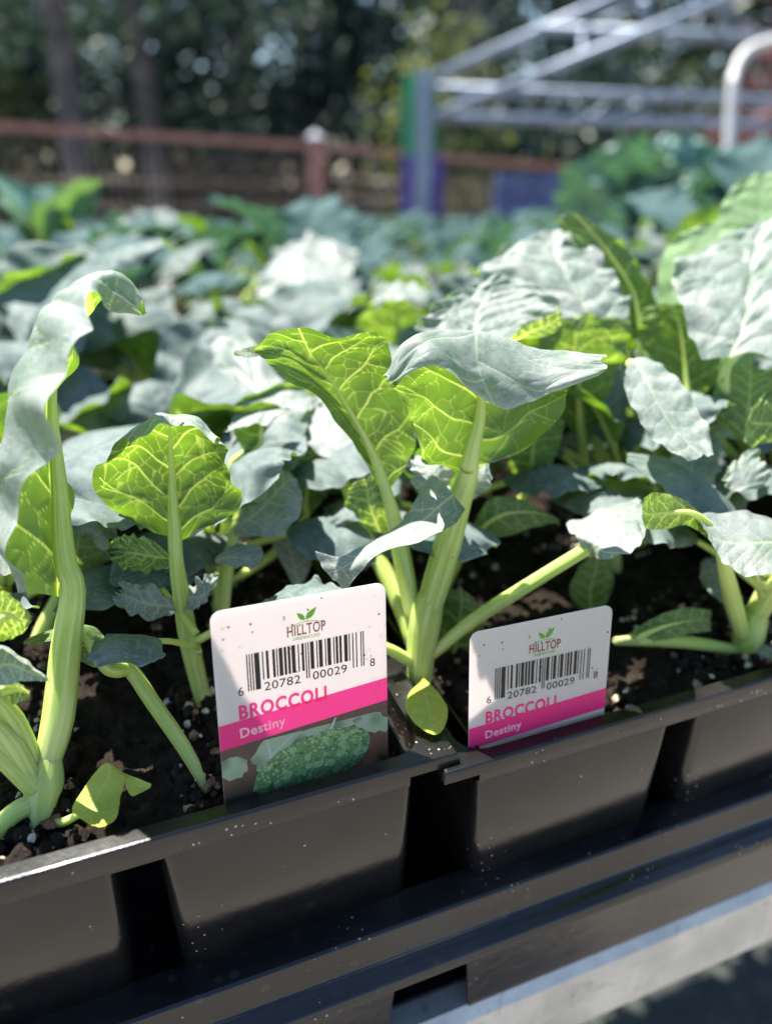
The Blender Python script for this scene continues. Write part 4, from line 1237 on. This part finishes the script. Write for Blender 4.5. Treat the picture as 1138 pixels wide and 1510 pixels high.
for k in range(16):
    a0 = rs.uniform(48, 80); a1 = rs.choice([rs.uniform(-50, -5), rs.uniform(-20, 30)])
    VAR.append(gen_leaf_meshes(300+k, rs.uniform(0.056, 0.074), rs.uniform(0.052, 0.070), a0, a1, rs.uniform(0.024, 0.042), rs.choice([-0.5, -0.3, 0.25, 0.4]), (44, 34), 'waxy_leaf'))
VARLOW = [gen_leaf_meshes(350+k, rs.uniform(0.03, 0.042), rs.uniform(0.026, 0.036), rs.uniform(20, 45), rs.uniform(-40, 5), rs.uniform(0.025, 0.04), rs.choice([-0.3, 0.3]), (34, 26), 'waxy_leaf', petr=1.2) for k in range(6)]
FVAR = [gen_leaf_meshes(380+k, 0.055, 0.050, rs.uniform(50, 78), rs.uniform(-30, 20), 0.042, rs.choice([-0.3, 0.3]), (30, 24), 'blue_leaf') for k in range(6)]  # far broccoli: shade and sky reflection put into a darker teal colour
def low_leaves(root, b, n, seed, s0=0.8, s1=1.1, pool=None, z=0.012):
    rg = random.Random(seed); a = rg.uniform(0, 6.28)
    for i in range(n):
        me, pm = rg.choice(pool or VARLOW)
        lf = obj('leaf', me, None, root); lf.location = (0, 0, (O_T[2] - b[2]) + z + 0.002*i)
        lf.rotation_euler = (0, rg.uniform(-0.15, 0.25), a); s_ = rg.uniform(s0, s1); lf.scale = (s_, s_, s_)
        obj('petiole', pm, None, lf); a += 2.4 + rg.uniform(-0.4, 0.4)
for q, (pp, bb, n) in enumerate(((p5, b5, 6), (p6, b6, 5), (p7, b7, 5), (p8, b8, 5), (p9, b9, 6))):
    low_leaves(pp, bb, n, 40+q)
    low_leaves(pp, bb, 5, 60+q, 0.52, 0.72, VAR, 0.016)
low_leaves(p2, b2, 4, 71, 0.55, 0.8); low_leaves(p4, b4, 4, 72, 0.6, 0.85)
low_leaves(p4, b4, 2, 75, 0.5, 0.65, VAR)
VV, FF = tube_np([(0,0,-0.014),(0.0008,0,0.0),(0,0.001,0.014),(0.0005,0,0.026)], [0.0022,0.0024,0.0030,0.0026], 10, 3)
STEM_ME = mesh_np('stem', VV, FF, True); STEM_ME.materials.append(M['stem'])
def seedling(loc, sc, label, group, nleaf, rnd, name='broccoli_seedling', var=None, low=None, cat='seedling'):
    var = var or VAR; low = VARLOW if low is None else low
    root = empty(name, loc, rnd.uniform(0, 6.28)); root.scale = (sc, sc, sc)
    obj('stem', STEM_ME, None, root)
    a = rnd.uniform(0, 6.28)
    for i in range(nleaf):
        isl = i >= nleaf - 2 and low
        me, pm = rnd.choice(low if isl else var)
        lf = obj('leaf', me, None, root)
        lf.location = (0, 0, 0.010 if isl else 0.020 + 0.0015*i)
        lf.rotation_euler = (0, rnd.uniform(-0.12, 0.2), a)
        s = rnd.uniform(0.8, 1.15); lf.scale = (s, s, s)
        obj('petiole', pm, None, lf)
        a += 2.4 + rnd.uniform(-0.3, 0.3)
    tag(root, label, cat, group)
    return root
rnd = random.Random(4)
LAB_M = 'out of focus broccoli seedling in the packed rows behind the sharp ones'
LAB_F = 'strongly blurred small blue-green broccoli plant far back on the bench'
GR_M, GR_F = 'blurred broccoli seedlings in the middle rows', 'blurred broccoli plants far back'
hero_bases = [b1, b2, b3, b4, b5, b6, b7, b8, b9, b10, b11]
count = 0
pitch = CELL + GAP
Yr = 0.029
rows_y = [0.029 + j*pitch + (0.014 if j >= 3 else 0) + (0.012 if j >= 6 else 0) for j in range(3, 17)]
for j, Yc in enumerate([0.094, 0.158] + rows_y):
    for i in range(-16, 24):
        Xc = 0.029 + i*pitch + rnd.uniform(-0.006, 0.006)
        p = T(Xc, Yc + rnd.uniform(-0.005, 0.005), -0.010)
        px, py, d = to_px(p)
        if d < 0.15 or px < -160 or px > 1290: continue
        
        if j == 0 and min(np.linalg.norm((p-hb)[:2]) for hb in hero_bases) < 0.04: continue
        if rnd.random() < (0.4 if j >= 9 else 0.3 if j > 2 else 0.12): continue
        far = j >= 8
        sc = rnd.uniform(0.95, 1.45)*(1 - 0.034*j) if j > 1 else rnd.uniform(0.8, 0.95)
        if j > 1: sc *= 1.0 + 0.28*math.sin(Xc*14 + 1.3)*math.cos(Yc*11 + Xc*5)
        if 520 < px < 980 and j >= 2: sc = min(sc, 0.9 - 0.012*j)
        side = 'left of the fan leaf' if px < 400 else ('behind the folded grey leaf' if px < 760 else 'behind the bumpy leaves at right')
        band = 'slightly soft broccoli seedling close behind the sharp plants' if j < 3 else ('blurred broccoli seedling in the middle rows' if not far else 'strongly blurred small blue-green broccoli plant far back')
        seedling(p, sc, band + ' ' + side, ('near' if j < 3 else 'far' if far else 'middle') + ' rows ' + side, 7 if j < 3 else 5, rnd, var=FVAR if (j >= 8 and rnd.random() < 0.92) or (j >= 4 and rnd.random() < 0.5) else None)
        count += 1
# the smooth round-leaved plants at left, and tall ones at right, further back
RVAR = [gen_leaf_meshes(400+k, 0.075, 0.066, 78, rs.uniform(25, 60), 0.03, 0.3, (30, 24), 'cabbage_leaf', 0.015, 0.5, 0.4, True) for k in range(4)]
for (px, py, d, s, lab) in ((115, 480, 640, 0.92, 'blurred round-leaved cabbage plant at left with upright leaves below the fence'),
                            (300, 500, 760, 0.80, 'blurred round-leaved cabbage plant between the left fence panel and white leaf')):
    seedling(P(px, py, d), s, lab, None, 7, rs, 'cabbage_plant', RVAR, [], 'cabbage plant')
# second bench behind
bench(1.42, 2.7, -1.3, 1.9, 'second metal bench further back, hidden under blue-green plants', -0.24)
TVAR = [gen_leaf_meshes(440+k, 0.085, 0.085, rs.uniform(62, 86), rs.uniform(35, 80), 0.035, rs.choice([-0.2, 0.2, 0.35]), (40, 34), 'tall_leaf', 0.06, 3.5, 1.5) for k in range(6)]
BVAR = [gen_leaf_meshes(420+k, 0.10, 0.10, rs.uniform(60, 82), rs.uniform(-10, 50), 0.03, rs.choice([0.4, 0.5]), (30, 24), 'blue_leaf', 0.05, 3.0, 1.0) for k in range(6)]
for i in range(36):
    X, Y = rs.uniform(-1.2, 1.8), rs.uniform(1.46, 2.5)
    seedling(T(X, Y, -0.235), rs.uniform(0.85, 1.2), 'dark blue-green leafy plant massed on the far bench', 'plants on the far bench', 6, rs, 'leafy_plant', BVAR, [], 'leafy plant')
for (px, d, s) in ((930, 1250, 1.72), (1030, 1200, 1.8), (1130, 1150, 1.75)):
    p = P(px, 250, d); p[2] = CAM[2] - 0.225
    seedling(p, s, {930: 'tall dark green leafy plant at right, nearest the blue crates', 1030: 'tall dark green leafy plant at right, middle of the three', 1130: 'tall dark green leafy plant at right, under the pale pipe'}[px],
             'tall leafy plants at right', 11, rs, 'leafy_plant', TVAR, [], 'leafy plant')

# ------------------------------------------------------------------ fence
def fence():
    Z0 = P(-60, 178, 3300) - 1.3 * (P(465, 212, 4200) - P(-60, 178, 3300)) * np.array([1, 1, 0])
    A = P(-60, 178, 3300); B = P(465, 212, 4200); C = P(980, 258, 5200)
    root = empty('wire_fence', (A[0], A[1], 0))
    base = np.array([A[0], A[1], 0.0])
    for a, b in ((Z0, A), (A, B), (B, C)):
        d = b - a; L = np.linalg.norm(d); 
        m = MB(); nrm = np.array([-d[1], d[0], 0]) / np.linalg.norm(d[:2]) * 0.025
        up = np.array([0, 0, 0.028])
        m.prism([a-nrm-up-base, a+nrm-up-base, a+nrm+up*0.2-base, a-nrm+up*0.2-base], d); m.build('top_rail', M['fence_wood'], root)
        z2 = np.array([0, 0, 1.0])
        lo = a.copy(); lo[2] = 0.12
        m = MB(); m.prism([lo-nrm-up-base, lo+nrm-up-base, lo+nrm-base, lo-nrm-base], (d[0], d[1], 0)); m.build('bottom_rail', M['fence_wood'], root)
        n = int(L / 0.045)
        for i in range(1, n):
            p = a + d*i/n; q = p.copy(); q[2] = 0.10; p = p - up
            MB().bar(p-base, q-base, 0.0019, 4).build('wire', M['fence_wire'], root, True)
        for k in range(8):
            h = 0.22 + 0.12*k
            p = a.copy(); q = b.copy(); p[2] = h; q[2] = h + (b[2]-a[2])*h/a[2]
            MB().bar(p-base, q-base, 0.0017, 4).build('wire', M['fence_wire'], root, True)
    for p in (Z0, A, B, C):
        s = 0.047
        MB().box((p[0]-s-base[0], p[1]-s-base[1], 0), (p[0]+s-base[0], p[1]+s-base[1], p[2]+0.01)).build('post', M['fence_wood'], root)
        bpy.context.view_layer.update()
        m = MB(); z = p[2]+0.012; q = (p[0]-base[0], p[1]-base[1])
        s2 = 0.050
        m.v = [(q[0]-s2, q[1]-s2, z), (q[0]+s2, q[1]-s2, z), (q[0]+s2, q[1]+s2, z), (q[0]-s2, q[1]+s2, z), (q[0]-s2, q[1]-s2, z+0.02), (q[0]+s2, q[1]-s2, z+0.02), (q[0]+s2, q[1]+s2, z+0.02), (q[0]-s2, q[1]+s2, z+0.02), (q[0], q[1], z+0.06)]
        m.f = [[0,3,2,1],[0,1,5,4],[1,2,6,5],[2,3,7,6],[3,0,4,7],[4,5,8],[5,6,8],[6,7,8],[7,4,8]]
        m.build('post_cap', M['post_cap'], root)
    tag(root, 'reddish brown wooden rail fence with thin vertical wires and a capped post', 'fence')
fence()

# ------------------------------------------------------------------ open greenhouse frame
def frame():
    b0 = P(625, 345, 3300); b0[2] = 0
    root = empty('greenhouse_frame', b0)
    def bar(name, p, q, r, mat, n=8):
        MB().bar(P(*p)-b0, P(*q)-b0, r, n).build(name, M[mat], root, True)
    top = P(626, 105, 3300)
    gp = top.copy(); gp[2] = 0
    zc = P(628, 228, 3300)[2]
    m = MB().box((-0.036, -0.045, 0), (0.036, 0.045, top[2])); o = m.build('post', M['frame_metal'], root); o.location = (gp[0]-b0[0], gp[1]-b0[1], 0)
    m = MB().box((-0.095, 0.047, zc), (0.055, 0.06, top[2]-0.01)); o = m.build('green_wrap', M['green_wrap'], root); o.location = (gp[0]-b0[0], gp[1]-b0[1], 0)
    m = MB().box((-0.10, 0.047, 0.0), (0.10, 0.062, zc-0.002)); o = m.build('purple_board', M['purple_paint'], root); o.location = (gp[0]-b0[0], gp[1]-b0[1], 0)
    # near truss
    bar('rafter', (640, 172, 3300), (1300, -95, 2900), 0.022, 'frame_metal')
    bar('rafter', (645, 112, 3900), (1100, -90, 3700), 0.026, 'frame_metal')
    bar('chord', (630, 130, 3350), (1250, 152, 4300), 0.022, 'frame_metal')
    bar('chord', (630, 172, 3350), (1250, 188, 4300), 0.024, 'frame_metal')
    bar('tie_beam', (790, 42, 3300), (1300, 66, 3200), 0.024, 'frame_metal')
    for i in range(7):
        x = 680 + i*75
        bar('web', (x, 132+i*2.5, 3420+i*110), (x+38, 175+i*1.5, 3460+i*115), 0.008, 'frame_metal', 6)
        bar('web', (x+38, 175+i*1.5, 3460+i*115), (x+75, 134+i*2.5, 3530+i*110), 0.008, 'frame_metal', 6)
    bar('web', (950, 48, 3270), (950, 2, 3130), 0.022, 'frame_metal')
    bar('web', (1062, 56, 3240), (1062, 0, 3060), 0.016, 'frame_metal')
    bar('web', (955, 48, 3270), (1060, 5, 3060), 0.008, 'frame_metal', 6)
    bar('web', (1065, 10, 3060), (1130, 58, 3220), 0.008, 'frame_metal', 6)
    bar('web', (850, 46, 3290), (948, 4, 3130), 0.008, 'frame_metal', 6)
    bar('web', (858, 86, 3170), (858, 46, 3290), 0.012, 'frame_metal')
    bar('brace', (880, 175, 3900), (1010, 128, 3700), 0.010, 'frame_metal', 6)
    tag(root, 'open galvanised greenhouse frame of pipes and trusses behind the plants at upper right', 'greenhouse frame')
    b1 = P(1078, 300, 2400); b1[2] = 0
    bt = P(1078, 150, 2400)
    pts = [b1*1.0, np.array([b1[0], b1[1], bt[2]*0.6]), bt] + [P(*q) for q in ((1082, 112, 2400), (1094, 84, 2400), (1116, 68, 2390), (1160, 58, 2370), (1260, 50, 2330))]
    V, Fq = tube_np(pts, [0.017]*len(pts), 12, 4)
    o = obj('bent_pipe', mesh_np('bent_pipe', V - b1, Fq, True), M['pale_pipe']); o.location = b1
    tag(o, 'pale curved hoop pipe rising at the right edge behind tall plants', 'hoop pipe')
frame()

# ------------------------------------------------------------------ blue crates
def crate(px, py, d, lab, n=4):
    b = P(px, py, d); root = empty('crate', b, R(-6))
    w_, dd, h = 0.36, 0.26, 0.105
    for z in (0.0, 0.042, 0.082):
        MB().box((-w_/2, -dd/2, z), (w_/2, -dd/2+0.012, z+0.026)).build('slat', M['crate_blue'], root)
        MB().box((-w_/2, dd/2-0.012, z), (w_/2, dd/2, z+0.026)).build('slat', M['crate_blue'], root)
        MB().box((-w_/2, -dd/2+0.0125, z), (-w_/2+0.012, dd/2-0.0125, z+0.026)).build('slat', M['crate_blue'], root)
        MB().box((w_/2-0.012, -dd/2+0.0125, z), (w_/2, dd/2-0.0125, z+0.026)).build('slat', M['crate_blue'], root)
    for x in (-w_/2+0.014, w_/2-0.03):
        for y in (-dd/2+0.0125, dd/2-0.0285):
            MB().box((x, y, 0), (x+0.016, y+0.016, h)).build('corner_post', M['crate_blue'], root)
    MB().box((-w_/2+0.014, -dd/2+0.014, -0.003), (w_/2-0.014, dd/2-0.014, 0.004)).build('base', M['crate_blue'], root)
    tag(root, lab, 'crate', 'stacked blue crates')
    return root
cb = P(794, 300, 3050)
for k, lab in enumerate(('blue slatted crate, lowest of the stack behind the greenhouse post', 'blue slatted crate in the middle of the stack', 'blue slatted crate on top of the stack beside the dark plants')):
    c = crate(794, 300, 3050, lab); c.location = (cb[0], cb[1], CAM[2] - 0.36 + 0.112*k)
tb = MB(); zt_ = CAM[2] - 0.364
r_ = empty('side_table', (cb[0], cb[1], 0))
MB().box((-0.5, -0.3, zt_-0.03), (0.5, 0.3, zt_)).build('table_top', M['bark'], r_)
for x in (-0.46, 0.42):
    for y in (-0.27, 0.23): MB().box((x, y, 0), (x+0.04, y+0.04, zt_-0.031)).build('leg', M['bark'], r_)
tag(r_, 'low dark table under the stacked blue crates', 'table')

# ------------------------------------------------------------------ trees
def tree(x, y, h, tr, crown, mat, label, seed, zlo, nl, size, group='trees behind the fence', lean=0.0):
    rng = np.random.default_rng(seed)
    root = empty('pine_tree' if mat == 'conifer_leaf' else 'broadleaf_tree', (x, y, 0))
    pts = [np.array([lean*f*h + 0.05*math.sin(5*f+seed), 0.05*math.cos(4*f+seed), h*f]) for f in (0, 0.1, 0.25, 0.45, 0.7, 1.0)]
    V, Fq = tube_np(pts, [tr*1.25, tr, tr*0.92, tr*0.75, tr*0.5, tr*0.15], 12, 3)
    obj('trunk', mesh_np('trunk', V, Fq, True), M['bark'], root)
    LV = []; 
    nb = int(nl/70)
    for k in range(nb):
        z = zlo + (h-zlo) * rng.uniform(0, 1)**1.25
        f = (z-zlo)/(h-zlo); rad = crown * (1 - 0.75*f) * rng.uniform(0.35, 1.05); a = rng.uniform(0, 6.283)
        c = np.array([lean*z + rad*math.cos(a), rad*math.sin(a), z - 0.18*rad])
        if k % 2 == 0:
            s0 = np.array([lean*z, 0, z + 0.1*rad])
            Vb, Fb = tube_np([s0, (s0+c)/2 + [0, 0, 0.06], c], [0.022, 0.014, 0.005], 5, 1)
            obj('limb', mesh_np('limb', Vb, Fb, True), M['bark'], root)
        n = 70
        cc = c + rng.normal(0, 1, (n, 3)) * np.array([0.34, 0.34, 0.17]) * (0.6 + 0.25*crown)
        u = rng.normal(0, 1, (n, 3)); u /= np.linalg.norm(u, axis=1, keepdims=True)
        v = np.cross(u, rng.normal(0, 1, (n, 3))); v /= np.linalg.norm(v, axis=1, keepdims=True)
        s = size * rng.uniform(0.6, 1.3, (n, 1))
        LV.append(np.stack([cc - u*s, cc + v*s*0.45, cc + u*s, cc - v*s*0.45], 1))
    LV = np.concatenate(LV).reshape(-1, 3)
    obj('crown', mesh_np('crown', LV, np.arange(len(LV)).reshape(-1, 4), False), M[mat], root)
    tag(root, label, 'tree', group)
tr = random.Random(9)
def ground_at(px, depth):  # ground position under a pixel column at a depth
    p = P(px, 250, depth*1000); return p[0], p[1]
for i, (px, d, r, cr, zlo, lab) in enumerate((
    (110, 7.5, 0.14, 1.6, 2.6, 'dark tree with bare grey trunk, leftmost behind the fence'),
    (225, 8.5, 0.13, 1.7, 2.5, 'dark tree whose bare trunk stands second from left behind the fence'),
    (372, 10.5, 0.16, 1.9, 1.9, 'dark tree with pale trunk above the middle of the fence'),
    (690, 9.0, 0.22, 1.9, 1.5, 'dark thick trunked tree just left above the greenhouse post'))):
    x, y = ground_at(px, d)
    tree(x, y, 7.0, r, cr, 'conifer_leaf', lab, 50+i, zlo, 3000, 0.085)
x0 = -60
LABS = 'dark evergreen tree massed in the shade behind the fence and frame'
for i in range(26):
    px = -620 + i*90 + tr.uniform(-25, 25); d = tr.uniform(11, 15)
    x, y = ground_at(px, d)
    LABS = 'dark evergreen tree massed ' + ('behind the fence left of its capped post' if px < 440 else 'between the fence post and the greenhouse post' if px < 640 else 'behind the greenhouse trusses')
    tree(x, y, tr.uniform(6.2, 7.6), 0.14, tr.uniform(1.5, 2.0), 'conifer_leaf', LABS, 70+i, 0.2, 4400, 0.12, 'evergreens ' + LABS.split('massed ')[1])
for i, (px, d, lab) in enumerate(((660, 8.0, 'yellowish sunlit leafy shrub tree behind the greenhouse post'), (330, 12.0, 'yellowish leafy shrub tree seen through the fence wires'), (30, 10.0, 'yellowish leafy shrub tree at the far left behind the fence'), (960, 10.0, 'yellowish leafy shrub tree behind the truss at right'))):
    x, y = ground_at(px, d)
    tree(x, y, 2.4, 0.04, 0.8, 'broad_leaf', lab, 120+i, 0.3, 1800, 0.07, 'leafy shrub trees')
x, y = ground_at(1150, 7.0)
tree(x, y, 2.2, 0.04, 0.6, 'red_leaf', 'small reddish leaved tree at the right edge under the truss', 140, 0.8, 1200, 0.06)
print('seedlings', count)
